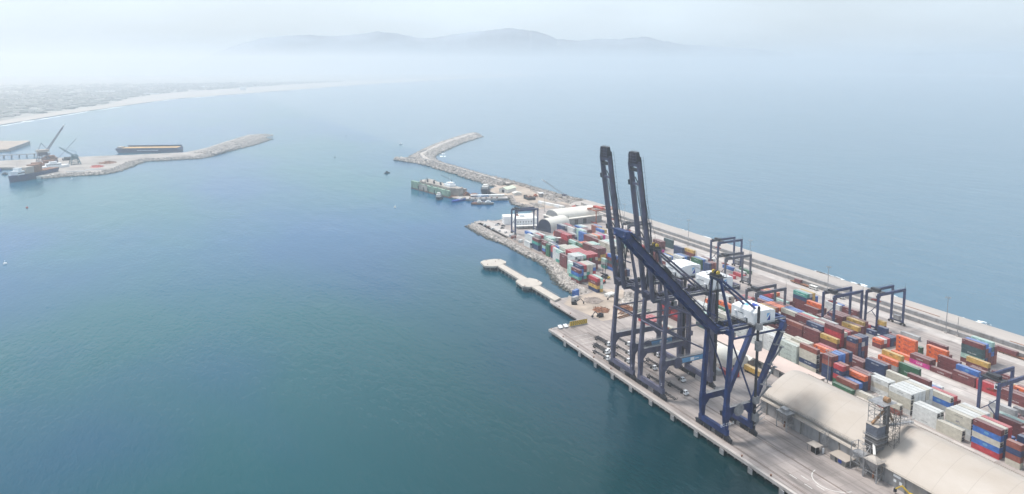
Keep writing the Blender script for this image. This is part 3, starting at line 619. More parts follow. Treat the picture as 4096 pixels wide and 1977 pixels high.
        b=MB(); b.rail(H@Vector((-BL,-3,1.2)),H@Vector((-BL,3,1.2)),h=.9); b.box(-BL+1,-BL+3,3.4,5,0,1.6,M=H); b.build('tip_railing',M['galv'],tp)
        for s in (-1,1):
            b=MB(); 
            b.tube((AX,s*2,AZ+.8),tuple(bp(62,2.6*s,2)),.06,4); b.tube((AX+.5,s*1.2,AZ+.8),tuple(bp(33,2.6*s,2)),.06,4); b.build('luffing_rope',dk,root)
            b=MB(); b.tube((XE-3,3.4*s,ZT+1.6),(AX+1,3*s,AZ),.05,4); b.build('rear_rope',dk,root)
    else:
        b=MB(); b.beam(bp(BL-.6,-4.6,0),bp(BL-.6,4.6,0),2.2,3.0); b.box(-BL+1,-BL+5,-4.8,4.8,1.7,2.3,M=H); b.build('boom_tip',mm,root)
        b=MB(); b.box(-45.5,-40,-2.4,2.4,1.5,3.6,M=H); b.beam(bp(42,-1.4,3.6),bp(36,-1,1.7),.7); b.build('sheave_platform',dk,root)
        b=MB()
        for y in (-2,2): b.beam(bp(40,y,1.8),bp(12,y,3.2),.4); b.beam(bp(12,y,3.2),bp(1,y,6),.3)
        b.build('folded_stay',mm,root)
        b=MB()
        for k in (8,15,22,30,38,47,56,64): b.box(-k-.8,-k+.8,-4.1,-3.0,1.72,1.95,M=H)
        b.build('access_plates',M['galv'],root)
    # operator cabin and trolley
    tx=9 if style=='wide' else 4
    b=MB(); b.box(tx-3,tx+3,-2.6,2.6,ZT-1.9,ZT-1.0); tr_=b.build('trolley',dk,root)
    b=MB(); b.box(tx+2,tx+4.2,-3.6,-1.2,ZT-4.6,ZT-2.0); cb=b.build('operator_cabin',M['galv'],tr_)
    b=MB(); b.box(tx+1.96,tx+3.4,-3.3,-1.5,ZT-4.7,ZT-2.8); b.build('cabin_window',M['glass'],cb)
    if style=='wide' : 
        sp=MB(); sp.box(tx-1,tx+1,-3,3,ZT-5,ZT-4.2); 
        for s in (-1,1): sp.tube((tx,2*s,ZT-4.2),(tx,2*s,ZT-1.9),.08,4)
        sp.build('spreader',M['rust'],tr_)
    # machinery house
    hx0,hx1=(33.5,48) if style=='wide' else (15.6,28.2); hy=6.6 if style=='wide' else 7.6; hz=ZT+1.7
    b=MB(); e=hz+5.6; xm=(hx0+hx1)/2
    b.extrude_y([(hx0,hz),(hx1,hz),(hx1,e),(xm+3,e+.75),(xm-3,e+.75),(hx0,e)],-hy,hy); hs=b.build('machinery_house',M['white'],root)
    b=MB(); b.box(hx0-1.2,hx1+1.2,-hy-1.3,hy+1.3,hz-.35,hz-.05)
    for p,q in (((hx0-1.2,-hy-1.3),(hx1+1.2,-hy-1.3)),((hx0-1.2,-hy-1.3),(hx0-1.2,hy+1.3)),((hx1+1.2,-hy-1.3),(hx1+1.2,hy+1.3))): b.rail((*p,hz-.05),(*q,hz-.05))
    for x in (hx0+.5,hx1-.5): b.beam((x,-hy-1,hz-.8),(x,hy+1,hz-.8),.5,.9)
    b.build('house_platform',dk,hs)
    b=MB(); b.rail((hx0+.2,-hy+.2,e),(hx0+.2,hy-.2,e),h=1); b.rail((hx0+.2,-hy+.2,e),(xm-3,-hy+.2,e+.75),h=1); b.rail((xm+3,-hy+.2,e+.75),(hx1-.2,-hy+.2,e),h=1); b.rail((xm-3,-hy+.2,e+.75),(xm+3,-hy+.2,e+.75),h=1); b.build('roof_railing',M['galv'],hs)
    def logo(O,u,v,nm):
        O=Vector(O);u=Vector(u);v=Vector(v)
        b=MB(); b.add([O,O+v*.62,O+u*.0+v,O+u+v,O+u+v*.86],[(0,4,3,2)] if 0 else [(0,1,2,3,4)]); 
        b=MB(); b.add([O+v*.38,O+v,O+u+v],[(0,2,1)]); b.build('light_blue_emblem',M['logo_light'],hs)
        b=MB(); b.add([O,O+u,O+u+v*.86],[(0,1,2)]); b.build('dark_blue_emblem',M['logo_dark'],hs)
    logo((xm+1.2,-hy-.012,hz+1.2),(2.1,0,0),(0,0,3.5),'e')
    if style!='wide': logo((xm-2.9,-1.5,e+.765),(5.6,0,0),(0,5.5,0),'r')
    b=MB(); b.box(hx0-.05,hx0,-3.1,-2.3,hz,hz+2); b.box(hx0-.05,hx0,-.2,3.2,hz+3.3,hz+3.6); b.build('house_door',M['glass'],hs)
    b=MB(); b.box(hx0-.7,hx0,-1.9,-.9,hz+1.6,hz+2.4); b.box(hx0-.7,hx0,4.2,5.2,hz+3,hz+3.8); b.build('fan_box',M['white'],hs)
    # catwalk clutter behind the A-frame
    b=MB(); rg=random.Random(Y)
    for k in range(12):
        x=rg.uniform(2,hx0-3); y=rg.choice((-2.2,0,2.2)); z=ZT+1.6; b=MB(); b.box(x-.4,x+.4,y-.5,y+.5,z,z+rg.uniform(.6,1.8)); b.build('deck_box',dk,root)
    for k in range(5): b=MB(); x=4+k*(hx0-6)/5; b.rail((x,-3,ZT+1.6),(x,3,ZT+1.6),h=1.6,step=1); b.build('deck_rail',dk,root)
    b=MB(); b.rail((hx0-6,-4.6,ZT+1.7),(hx0-3,-4.6,ZT+1.7),h=3,step=.7); b.build('ladder_cage',dk,root)
    # cable reel
    rx,rz=(8.6,18.2) if style=='wide' else (6.2,14.2)
    b=MB(); yr=-W-1.7; b.tube((rx,yr-.25,rz),(rx,yr+.25,rz),2.0,20); 
    for k in range(26): a2=2*math.pi*k/26; b.beam((rx,yr,rz),(rx+3.0*math.cos(a2),yr,rz+3.0*math.sin(a2)),.1,.5)
    b.tube((rx,yr+.2,rz),(rx,-W+.7,rz),.4,8); b.build('cable_reel',M['galv'] if style!='wide' else M['slate_steel'],root)
    # lift mast and stairs on the landside near leg
    if style=='wide':
        b=MB(); x0=G+2.6
        b.box(x0-.6,x0+.6,-W-1,-W+.2,3,ZT+3); b.build('lift_shaft',dk,root)
        b=MB()
        for k in range(8): z=6+k*5.6; b.beam((x0+.9,-W-.8,z),(x0+.9,-W+4,z+2.8),.5,.2); b.beam((x0+.9,-W+4,z+2.8),(x0+.9,-W-.8,z+5.6),.5,.2)
        b.build('stairs',dk,root)
        b=MB(); b.box(9,26,-W-.95,-W-.86,ZP-2.7,ZP-.3); b.build('banner_panel',M['ltblue'],root)
        b=MB(); b.box(17.5,20,-W-.99,-W-.955,ZP-2.3,ZP-.7); b.box(20.4,23,-W-.99,-W-.955,ZP-1.8,ZP-1.4); b.build('banner_emblem',M['txt_white'],root)
    else:
        b=MB(); b.box(15.2,16.1,-W-2.3,-W-1.4,3,62); b.build('lift_shaft',dk,root)
        for z0,z1 in ((7,10.5),(15.5,18.6),(41,45.5),(51,54)):
            b=MB(); b.box(14.8,17.2,-W-3.2,-W-1.0,z0,z1); b.build('lift_landing',M['galv'],root)
        b=MB()
        P=[(17,-W-1.5,16),(24,-W-2,22),(20,-W-2,24),(27,-W-2,31),(24,-W-2,33),(31,-W-2,40),(27,-W-2,42),(31,-W-2,47.5)]
        for p,q in zip(P[:-1],P[1:]): b.beam(p,q,.8,.15); b.rail(p,q,h=1,step=1.5,r=.05)
        for p in P: b.box(p[0]-1.2,p[0]+1.2,p[1]-.8,p[1]+.8,p[2]-.1,p[2]); b.beam(p,(p[0],-W,p[2]),.12)
        b.build('stairs',M['galv'],root)
        b=MB(); P=[(16.5,-W-3,5),(20,-W-3,5),(16.5,-W-3,8),(20,-W-3,8)]
        for k in range(4): z=5+k*2.6; b.rail((15,-W-3.4,z),(20.5,-W-3.4,z),h=1.1,step=1); b.beam((15,-W-2.4,z),(20,-W-2.4,z+2.6),.7,.12)
        b.build('lower_stairs',M['galv'],root)
    if num: text(num,2.0,m='txt_white',parent=root,loc=(-1.0 if style=='wide' else .1,-W-1.0,8.2),rot=(R(90),0,0),ext=.02)
    return root
sts(297.5,'wide',81.5,'slate_steel','faded blue-grey quay crane with vertical boom, the nearer of the two with raised vertical booms','2')
sts(323.5,'wide',81.5,'slate_steel','faded blue-grey quay crane with vertical boom, the farther of the two with raised vertical booms','1')
sts(249.2,'narrow',44.5,'navy_steel','dark navy quay crane with its boom raised halfway, nearest crane by the grain shed','EC-2TB-0')
# ---------------- yard gantries ----------------
def rtg_make(m):
    root=empty('yard_gantry',(0,0,0),0,'x','gantry crane','rubber-tyred yard gantry cranes')
    mm=M[m];dk=M['dark'];SP=25.5;D=4.3;HZ=25.0
    for sx in (0,SP):
        for s in (-1,1):
            b=MB(); b.beam((sx,D*s,2.2),(sx,D*s,HZ-1.0),1.0,1.15,1.15,1.3,up=(1,0,0)); b.build('leg',mm,root)
        b=MB(); b.box(sx-.5,sx+.5,-D-.6,D+.6,2.0,3.1); sb=b.build('sill_beam',mm,root)
        for s in (-1,1):
            b=MB(); b.add([(sx-.4,s*D-1.5,1.3),(sx+.4,s*D-1.5,1.3),(sx+.4,s*D+1.5,1.3),(sx-.4,s*D+1.5,1.3),(sx-.4,s*D-.4,2.1),(sx+.4,s*D-.4,2.1),(sx+.4,s*D+.4,2.1),(sx-.4,s*D+.4,2.1)],[(0,1,5,4),(1,2,6,5),(2,3,7,6),(3,0,4,7),(3,2,1,0)])
            for q in (-1.3,1.3): b.tube((sx-.35,s*D+q,.8),(sx+.35,s*D+q,.8),.8,12)
            b.build('wheel_bogie',M['black'],sb)
    b=MB(); b.beam((0,-D,9),(0,0,13),.35); b.beam((0,D,9),(0,0,13),.35); b.beam((0,0,13),(0,-D,18),.35); b.build('side_brace',mm,root)
    for s in (-1,1):
        b=MB(); b.beam((-.7,D*s,HZ-.6),(SP+.7,D*s,HZ-.6),.9,1.8); gb=b.build('top_girder',mm,root)
        b=MB(); b.rail((0,(D+.6)*s,HZ+.3),(SP,(D+.6)*s,HZ+.3)); b.build('girder_railing',M['galv'],gb)
    b=MB(); b.box(.8,5.6,-D-.4,D+.4,HZ+.35,HZ+.8); b.box(1.5,4.5,-2.8,.6,HZ+.8,HZ+2.6); b.box(2.5,5,1.2,3.4,HZ+.8,HZ+2.2); b.rail((.8,-D-.4,HZ+.8),(5.6,-D-.4,HZ+.8)); tr_=b.build('trolley',dk,root)
    b=MB(); b.box(1.2,3.4,-3.6,-1.4,HZ-3.6,HZ-1.2); cb=b.build('operator_cabin',M['white'],tr_)
    b=MB(); b.box(1.5,3.1,-3.66,-3.6,HZ-3.2,HZ-1.8); b.box(1.14,1.2,-3.3,-1.8,HZ-3.2,HZ-1.8); b.build('cabin_window',M['glass'],cb)
    b=MB(); b.box(2.6,4.6,-3.05,3.05,HZ-6,HZ-5.5); b.box(2.2,5,-.6,.6,HZ-5.5,HZ-4.9)
    for x in (3,4.2):
        for s in (-1,1): b.tube((x,1.2*s,HZ-5),(x,1.2*s,HZ+.4),.06,4)
    b.build('spreader',M['red_steel'],tr_)
    b=MB(); b.box(SP-.9,SP+1.1,-2.4,2.2,3.1,6.0); b.build('engine_house',M['galv'],root)
    b=MB(); b.tube((SP+.6,-D,HZ+.3),(SP+.6,-D,HZ+4),.07,5); b.build('lightning_rod',dk,root)
    return root
rt_b=rtg_make('rtg_steel'); rt_g=rtg_make('rtg_grey')
spots=[(rt_b,188,308,'blue yard gantry crane nearest the seawall road, right of the twin gantry beside it'),
 (None,160,318,'blue yard gantry crane straddling maroon boxes, left of the gantry nearest the seawall road'),
 (None,121,193.8,'blue yard gantry crane cut by the right edge, astride grey and maroon boxes'),
 (None,97.5,651.5,'lone blue yard gantry crane in front of the white office building'),
 (None,190,459,'dark yard gantry crane farther back by the seawall, behind the grey gantry'),
 (rt_g,160.5,418,'grey-blue yard gantry crane beside the red box, in front of a dark gantry'),
 (None,119,344,'black-looking yard gantry crane behind the machinery house of the nearest quay crane'),
 (None,160,545,'distant yard gantry crane seen between the two vertical booms')]
last=None
for i,(src,x,y,lb_) in enumerate(spots):
    if src: o=src;last=src
    else: o=copy_tree(rt_b if i!=6 and i!=7 else rt_g)
    o.location=(x,y,0); o['label']=lb_
# ---------------- containers ----------------
# (x of the first row, y of the near end, length in feet, rows of colours top to bottom)
ST={
'W':('beside the long grain shed',[
 (100.2,301.6,40,'wwww/wwww/www/ccc/ccc/ccc'),(100.2,314.6,40,'wwww/wwww/wwww/ccc/ccc/ccc'),(100.2,328,40,'wwww/wwww/kkk/ccc/www'),(100.2,341,40,'cccc/cccc/ccc/www'),(100.2,354,40,'wwww/cccc/ccc/gggg/oommm'),(100.2,367,40,'wwww/wwww/ccc/ggg/oomm'),
 (100.2,288.4,40,'eeee/cccc/ccc/cccc/cccc'),(101,275,40,'sccnc/mmmm/llb/wlb/oomm/rrmm'),(100.2,264.6,20,'msnnn/mmnnn/bbmmm/bbmnn/mmmmm/nnmnn'),
 (100.4,257.2,20,'rnrg/snns'),(95.3,247,40,'g/sm/bn'),(105.5,247.4,40,'onn/mmm/mmm/mm'),(98.4,234.9,40,'c'),(97.6,221.5,40,'cs'),(110.2,237.2,40,'wcw/www'),
 (102.8,219.5,40,'wccw/wwcw/wwww/wwww/ccww/wwww'),(101.2,205,40,'www/www'),(100.5,192.4,40,'cc'),(104.6,191,40,'ccww/wwww/wwww/cccc/wwww'),
 (100.3,175.8,40,'mbcbr/cnnnn/rrmmm/bbb'),(100.2,167.2,20,'snsc'),(101.4,159.8,20,'mmtt'),(108.5,161.4,40,'nmmm/mmmm'),(106.9,147,40,'mmmt/nnnn'),(112.4,175.8,40,'bb')]),
'A':('in the middle block',[
 (130,285.7,40,'ymmn'),(130,298.6,40,'mmmm'),(130,311.4,40,'smmm'),(130,324,40,'mnmm'),
 (133.4,299.4,40,'nmmmm/mmmmm/ccmmm/mmmmm/kkmmm'),(134.1,286.4,40,'mrrrmm/cmmmm/rrmmm/mmmmm'),(134.1,276.6,20,'nsmmm/snnnn/nkmnn/nnmmm'),
 (137.2,311.9,40,'mmmmm/rmmmm/lmmmm'),(138,324.4,40,'cmmmm/bmmmm/bnnnn'),(131.3,337,40,'yymmm/smmmm/ooomm/oommm/mmmmm'),(137.6,349.6,40,'mmmmm/bmmmm/bnnnn'),(134.6,362.2,40,'mmmm/mmmm/rmmm/mmm'),(128.6,374.8,40,'wwww/cccc/mmmm'),
 (127.6,252.4,40,'nnn/mmm'),(138.2,252.6,40,'okm/yonn'),(126.4,265.2,40,'mm/mm'),(139.3,241,20+20,'ggg'),(123.5,236.4,40,'cck/mm'),(130.5,228.9,40,'mmm'),(135.5,229.2,40,'r/b/w'),
 (122.6,212.3,40,'cbk/rmm/mm'),(125.3,181.2,40,'mmm/lcc/mm'),(136.7,190.2,40,'kwc/mm'),(135,177,40,'sm/mm'),(122.8,168,40,'mmm/ccc/wmm')]),
'B':('in the block beyond the lane',[
 (162.6,250.2,40,'mp/mm'),(163.3,262.6,40,'o'),(168.8,263.7,40,'oooo'),(175.5,264.5,20,'gg'),(177.2,250.2,40,'ooo/mm'),(162.2,237.4,40,'m'),(168.6,237.6,40,'mmm'),(162.3,224.8,40,'mm/bym'),
 (162.3,211.8,40,'rr/mm'),(168.6,210.8,40,'mm/yo'),(162.3,199,40,'mm/mm'),(171.2,198,40,'oy/mm'),(162.3,186,40,'mm/rr/sm'),(175,224,40,'mm'),
 (164.9,282.8,20,'om/wm/rr'),(168,289.8,20,'nkw/kw'),(173.8,282.6,20,'nn/nm/mm'),(178.6,289.9,20,'nnm/mm'),
 (164.7,298.9,40,'ymm/mmm'),(174.8,303.8,40,'ymm/mmm/rm'),(160.9,316.4,40,'mmm/mmm'),(172.1,316.6,40,'mmm/mmm/mmm'),(169.2,333.8,40,'mmm/ommm/mmm'),(179.9,321.4,40,'om'),
 (174.9,348.6,40,'tnmmm/knmmm/yymmm/bbmm'),(166.6,372.4,40,'rmm/yym/ooo'),(169,360.2,40,'ll/mm'),(161.6,352,40,'om/mm'),
 (175,458.4,40,'gggg/bbbb/wwww'),(173.6,446.6,20,'nnnn/mmmm/smmm'),(167.4,472.2,40,'wwww/bbww/nnmm'),(164.4,486,40,'wwm/bbm/yym'),(161.6,499.5,40,'mmmm/rrmm/pmmm'),(161.6,513,40,'rmmm/cmmm/yymm/mmm'),(161.6,527,40,'wmmm/rmm/mmm'),(187.3,432.4,20,'r'),(160.5,570,40,'www/mmm')]),
'C':('in the row nearest the seawall',[
 (191.2,238.6,40,'mddlm/bmmnt/bmmm/ldbmm/mmss'),(187.6,233.2,40-0,'')
 ,(188,219,40,'m'),(187.9,298.4,20,'ymn'),(196.8,280.9,40,'k'),(190.4,259,40,'mm'),(196.7,325.2,40,'mm'),(195.6,338.6,40,'ww/bm'),(190.7,464,40,'mmm/www'),(196.8,493.2,40,'ymm'),(194.1,505,40,'nnn/mm'),(203.6,531.9,40,'ddd'),(191,532,40,'mmm/mmm'),
 (202.9,450.7,40,'b'),(202.3,436.4,40,'w'),(195.9,430.7,40,'r'),(208.7,437.2,40,'g')]),
'N':('by the rocky shore',[
 (69.4,451,40,'rmyn/lwly'),(68.9,476.4,40,'mbtm'),(71.8,478.4,40,'nbbnm/rmwtm/cctmm/cccmm/kbrmm'),(72.6,492.4,20,'lllt/wlll'),(75.6,500,20,'wlll/mmmm'),
 (82.1,504.6,40,'wwcmm/wncmm/wccmm/lgcmm/rmmmm/rgmmm/rmmmm/rcmmm'),(81.6,517.4,40,'mmmm'),(87.2,516.6,40,'rmmmm/rmmmm/rommm/romm m/rmmmm'.replace(' ','')),
 (85.2,530.2,40,'lwwt'),(85.8,543,20,'wwww'),(88.4,529.4,40,'cwwww/cwwww/cwwww/cwwww/lwwww'),(90.9,542.4,40,'bwww/cwww/cwww/cwww'),
 (87.4,549.4,20,'rrnn'),(86.6,557.2,20,'gggg'),(87,565.2,20,'mlbm'),(91,556,40,'kwww/nmmm'),(90.4,568.8,40,'mmmm/gmmm/kkmm'),(87.2,578.8,40,'mtnn/kkk/mmm'),(99.8,577.6,40,'lwww/lwww/knnn'),
 (85.4,591.8,40,'ww'),(89.4,594,40,'wwww'),(95,592.8,40,'kmmm/rmmm/wmmm'),(93.2,606,40,'bwww/wwww/wwww/kwww')]),
'M':('in the block before the arched warehouse',[
 (112.6,490.4,40,'bmdmb/kmdmb/bmmm'),(110.8,503.4,20,'lkt'),(112.8,517.8,40,'mmmym/mmyym/mmyyn/rmm'),(113.4,531.6,40,'mmmww/cmmww/lmmww/lmmww'),(113.8,544.2,40,'goow/ooow/ommm/rmmm'),(113.8,557,40,'lggg/mmmm'),
 (114.3,572.6,40,'rrmmm/rrmmm/mmnnn/knnnn'),(114.3,585.4,40,'mmmmm/rrmmm/mmmnn'),(136.5,541.4,40,'ccbb/wcbb/lccb/wccc/lccc/wccc'),(136.5,528.2,40,'cccc/wccc/cccc/wccc/lccc'),(136.6,554.6,40,'mmmm'),(136.6,567.6,40,'mmmm/mmmm/cmmm/oomm/kggg/pppm'),
 (139.4,581.6,40,'bbbb/rmm/lmm'),(143.2,592.4,40,'llll/wlll/mlll/mmmm'),(149.5,606,40,'bbbb/lbbb/wbbb/lll'),(140.4,605,40,'wwww/mmmm'),(136,618,40,'nnnn/knnn/mnnn/rmmm'),(168.4,596,40,'bwo/yyo'),(172,610,40,'sss/bbb'),
 (112.4,477,40,'mm/nn'),(122,600,40,'ooo')]),
}
ST['C'][1][1]=(187.9,233.2,40,'ym')
PITCH=2.85
def cont_mesh(L,H,key):
    b=MB(); w2=1.22; e=.13
    l0,l1=-0.0,L
    # recessed side, end and roof panels inside a frame of posts and rails
    b.box(-w2+.05,w2-.05,l0+.05,l1-.05,.02,H-.05)
    for x in (-w2,w2-.14):
        b.box(x,x+.14,l0,l1,H-.14,H); b.box(x,x+.14,l0,l1,0,.16)
        for y in (l0,l1-.16): b.box(x+.001,x+.139,y,y+.16,.16,H-.14)
    for y in (l0,l1-.14):
        b.box(-w2+.14,w2-.14,y+.001,y+.139,H-.14,H-.002); b.box(-w2+.14,w2-.14,y+.001,y+.139,.002,.16)
    # corrugated long sides
    n=int(L/1.1)
    for k in range(n):
        y=.35+k*(L-.7)/n
        b.box(-w2+.01,-w2+.051,y,y+.45,.165,H-.145)
    nf=len(b.f)
    b.box(-w2+.141,w2-.141,l0+.14,l1-.14,H-.06,H-.02,mi=1)
    return b.mesh('container_body',[CM[key],CT[key]])
def box_mat_roof(me):  # every face that looks up takes the bleached roof paint
    for p in me.polygons:
        if p.normal.z>.9 and p.center.z>1.5: p.material_index=1
MC={};DM={}
H1=2.72
def door_mesh(kind):
    b=MB()
    if kind=='door':
        for x in (-.75,-.35,.35,.75): b.tube((x,-.03,.2),(x,-.03,2.5),.035,5)
        b.box(-.03,.03,-.02,.0,.2,2.5)
    else:
        b.box(-1.02,1.02,-.05,0,.25,1.15); b.box(-.6,.6,-.06,0,1.35,2.05); b.box(-1.0,-.75,-.05,0,1.3,2.3)
    return b
DOORM={k:mat('door_bars_'+CN[k].replace(' ','_'),[c*.6+.05 for c in CC[k]],.5,var=.1) for k in CC}
LOG={'o':('Hapag-Lloyd','txt_purple',1.0),'y':('MSC','txt_dark',1.3),'n':('CMA CGM','txt_white',1.0),'d':('CMA CGM','txt_white',1.1),'p':('ONE','txt_white',1.9),'g':('U A S C','txt_white',1.3),'e':('C O S C O','txt_dark',1.1),'w':('CMA CGM','txt_dark',.7),'t':('CHINA SHIPPING','txt_white',1.0),'l':('CHINA SHIPPING','txt_white',.9),'b':(None,'txt_white',1.2)}
TXTC={}
def letter(parent,body,size,m,L,H,yfrac=.5,zf=.5):
    k=(body,size,m)
    if k not in TXTC:
        o=text(body,size,m=m,ext=.008); TXTC[k]=o.data; bpy.data.objects.remove(o)
    o=bpy.data.objects.new('lettering',TXTC[k]); COL.objects.link(o); o.parent=parent
    o.location=(-1.235,L*yfrac,H*zf); o.rotation_euler=(R(90),0,R(-90)); return o
OCT=None
items=[]
for blk,(desc,bays) in ST.items():
    occ=[]
    for (x0,y0,L,rows) in bays:
        if not rows: continue
        rows=rows.split('/')
        for i,cs in enumerate(rows):
            for t,c in enumerate(cs): items.append(dict(blk=blk,desc=desc,x=x0+i*PITCH+1.22,y=y0,L=L,row=i,tier=len(cs)-1-t,n=len(cs),c=c,bay=(x0,y0)))
def height_at(x,y):
    h=0
    for it in TOPS:
        if abs(it['x']-x)<1.25 and it['y']-.2<=y<=it['y']+(12.2 if it['L']==40 else 6.1)+.2: h=max(h,it['n'])
    return h
TOPS=[it for it in items if it['tier']==it['n']-1]
vis=[]
for it in items:
    Lm=12.19 if it['L']==40 else 6.06
    top=it['tier']==it['n']-1
    side=min(height_at(it['x']-PITCH,it['y']+Lm*f) for f in (.15,.5,.85))<=it['tier']
    end=min(height_at(it['x'],it['y']-1.2),height_at(it['x'],it['y']-2.2))<=it['tier']
    if not(top or side or end): continue
    d=math.dist((it['x'],it['y'],it['tier']*2.7),(-222.3,0,172))
    area=(Lm*2.44*.35*top+Lm*2.7*.75*side+2.44*2.7*.5*end)/d**2
    it.update(top=top,side=side,end=end,area=area,Lm=Lm); vis.append(it)
vis.sort(key=lambda i:-i['area'])
NIND=300
ORD=['first','second','third','fourth','fifth','sixth','seventh','eighth','ninth','tenth','eleventh','twelfth']
for i in range(12,40): ORD.append(str(i+1)+'th')
# order of the bays in a block, nearest first
bayord={}
for blk in ST:
    bs=sorted({it['bay'] for it in items if it['blk']==blk},key=lambda b:(b[1],b[0]))
    for k,b_ in enumerate(bs): bayord[(blk,)+b_]=k
TIER={1:['on the ground'],}
def tier_word(n,t):
    if n==1: return 'on the ground'
    if t==n-1: return 'on top'
    if t==0: return 'at the bottom'
    return ORD[n-1-t]+' from top'
rgc=random.Random(77); seen=set()
for k_,it in enumerate(vis[:NIND]):
    key=(it['c'],it['L'])
    if key not in MC:
        me=cont_mesh(it['Lm'],2.68,it['c']); me.update(); box_mat_roof(me); MC[key]=me
    nr=max(j['row'] for j in items if j['bay']==it['bay'] and j['blk']==it['blk'])+1
    o=bpy.data.objects.new('shipping_container',MC[key]); COL.objects.link(o)
    o.location=(it['x']+rgc.uniform(-.05,.05),it['y']+rgc.uniform(-.1,.1),.02+it['tier']*H1)
    rw='only row' if nr==1 else '%s row'%ORD[it['row']]
    lab='%s container %s, %s, %s stack %s'%(CN[it['c']],tier_word(it['n'],it['tier']),rw,ORD[bayord[(it['blk'],)+it['bay']]],it['desc'])
    tag(o,lab,'container','stacked shipping containers'); assert lab not in seen,lab; seen.add(lab)
    if it['end']:
        reefer=it['c'] in 'wc' and it['L']==40
        kk=('reefer',) if reefer else ('door',it['c'])
        if kk not in DM:
            b=door_mesh('reefer' if reefer else 'door'); DM[kk]=b.mesh('refrigeration_unit' if reefer else 'door_bars',M['dark'] if reefer else DOORM[it['c']])
        d=bpy.data.objects.new('refrigeration_unit' if reefer else 'door_bars',DM[kk]); COL.objects.link(d); d.parent=o
    if it['side'] and it['area']>4.2e-5:
        c=it['c']; r_=rgc.random()
        if c=='m': 
            if r_<.3: letter(o,'HAMBURG SÜD',.8,'txt_white',it['Lm'],2.7,.5)
            elif r_<.6: letter(o,'TEX',.5,'txt_white',it['Lm'],2.7,.92,.7)
            elif r_<.72: letter(o,'FLORENS',.9,'txt_white',it['Lm'],2.7,.5,.4)
        elif c=='n' and it['L']==20: letter(o,'APL',1.1,'txt_white',it['Lm'],2.7)
        elif c=='c' and it['bay'][1]==191: letter(o,'APL' if it['tier']==2 else 'CMA CGM',1.25 if it['tier']==2 else .9,'txt_navy' if it['tier']==2 else 'txt_dark',it['Lm'],2.7)
        elif c=='b': letter(o,'( )',1.5,'txt_white',it['Lm'],2.7) if 0 else None
        elif c in LOG and LOG[c][0] and (r_<.75 or c in 'ope'): letter(o,LOG[c][0],LOG[c][2],LOG[c][1],it['Lm'],2.7,.5 if c!='o' else .42)
        if c=='b' and r_<.8:
            b=MB(); pts=[(-1.24,it['Lm']/2+1.1*math.cos(a*math.pi/6),1.4+.62*math.sin(a*math.pi/6)) for a in range(12)]; b.add(pts,[tuple(range(12))]); b.build('oval_emblem',M['ltblue'],o)
        if c=='o' and r_<.9:
            b=MB(); pts=[(-1.24,it['Lm']*.82+.5*math.cos(a*math.pi/4),1.6+.5*math.sin(a*math.pi/4)) for a in range(8)]; b.add(pts,[tuple(range(8))]); b.build('round_emblem',M['txt_purple'],o)
rest=MB(); keys=list(CC); mats2=[CM[k] for k in keys]+[CT[k] for k in keys]
for it in vis[NIND:]:
    i=keys.index(it['c']); x=it['x'];y=it['y'];z=.02+it['tier']*H1
    rest.box(x-1.22,x+1.22,y,y+it['Lm'],z,z+2.66,mi=i); rest.m[-5]=i+len(keys)
if vis[NIND:]: tag(rest.build('far_shipping_containers',mats2),kind='stuff')
print('containers',len(items),'visible',len(vis))
def P_(parent,name,m,fn,**k):
    b=MB(); fn(b); return b.build(name,M[m] if isinstance(m,str) else m,parent,**k)
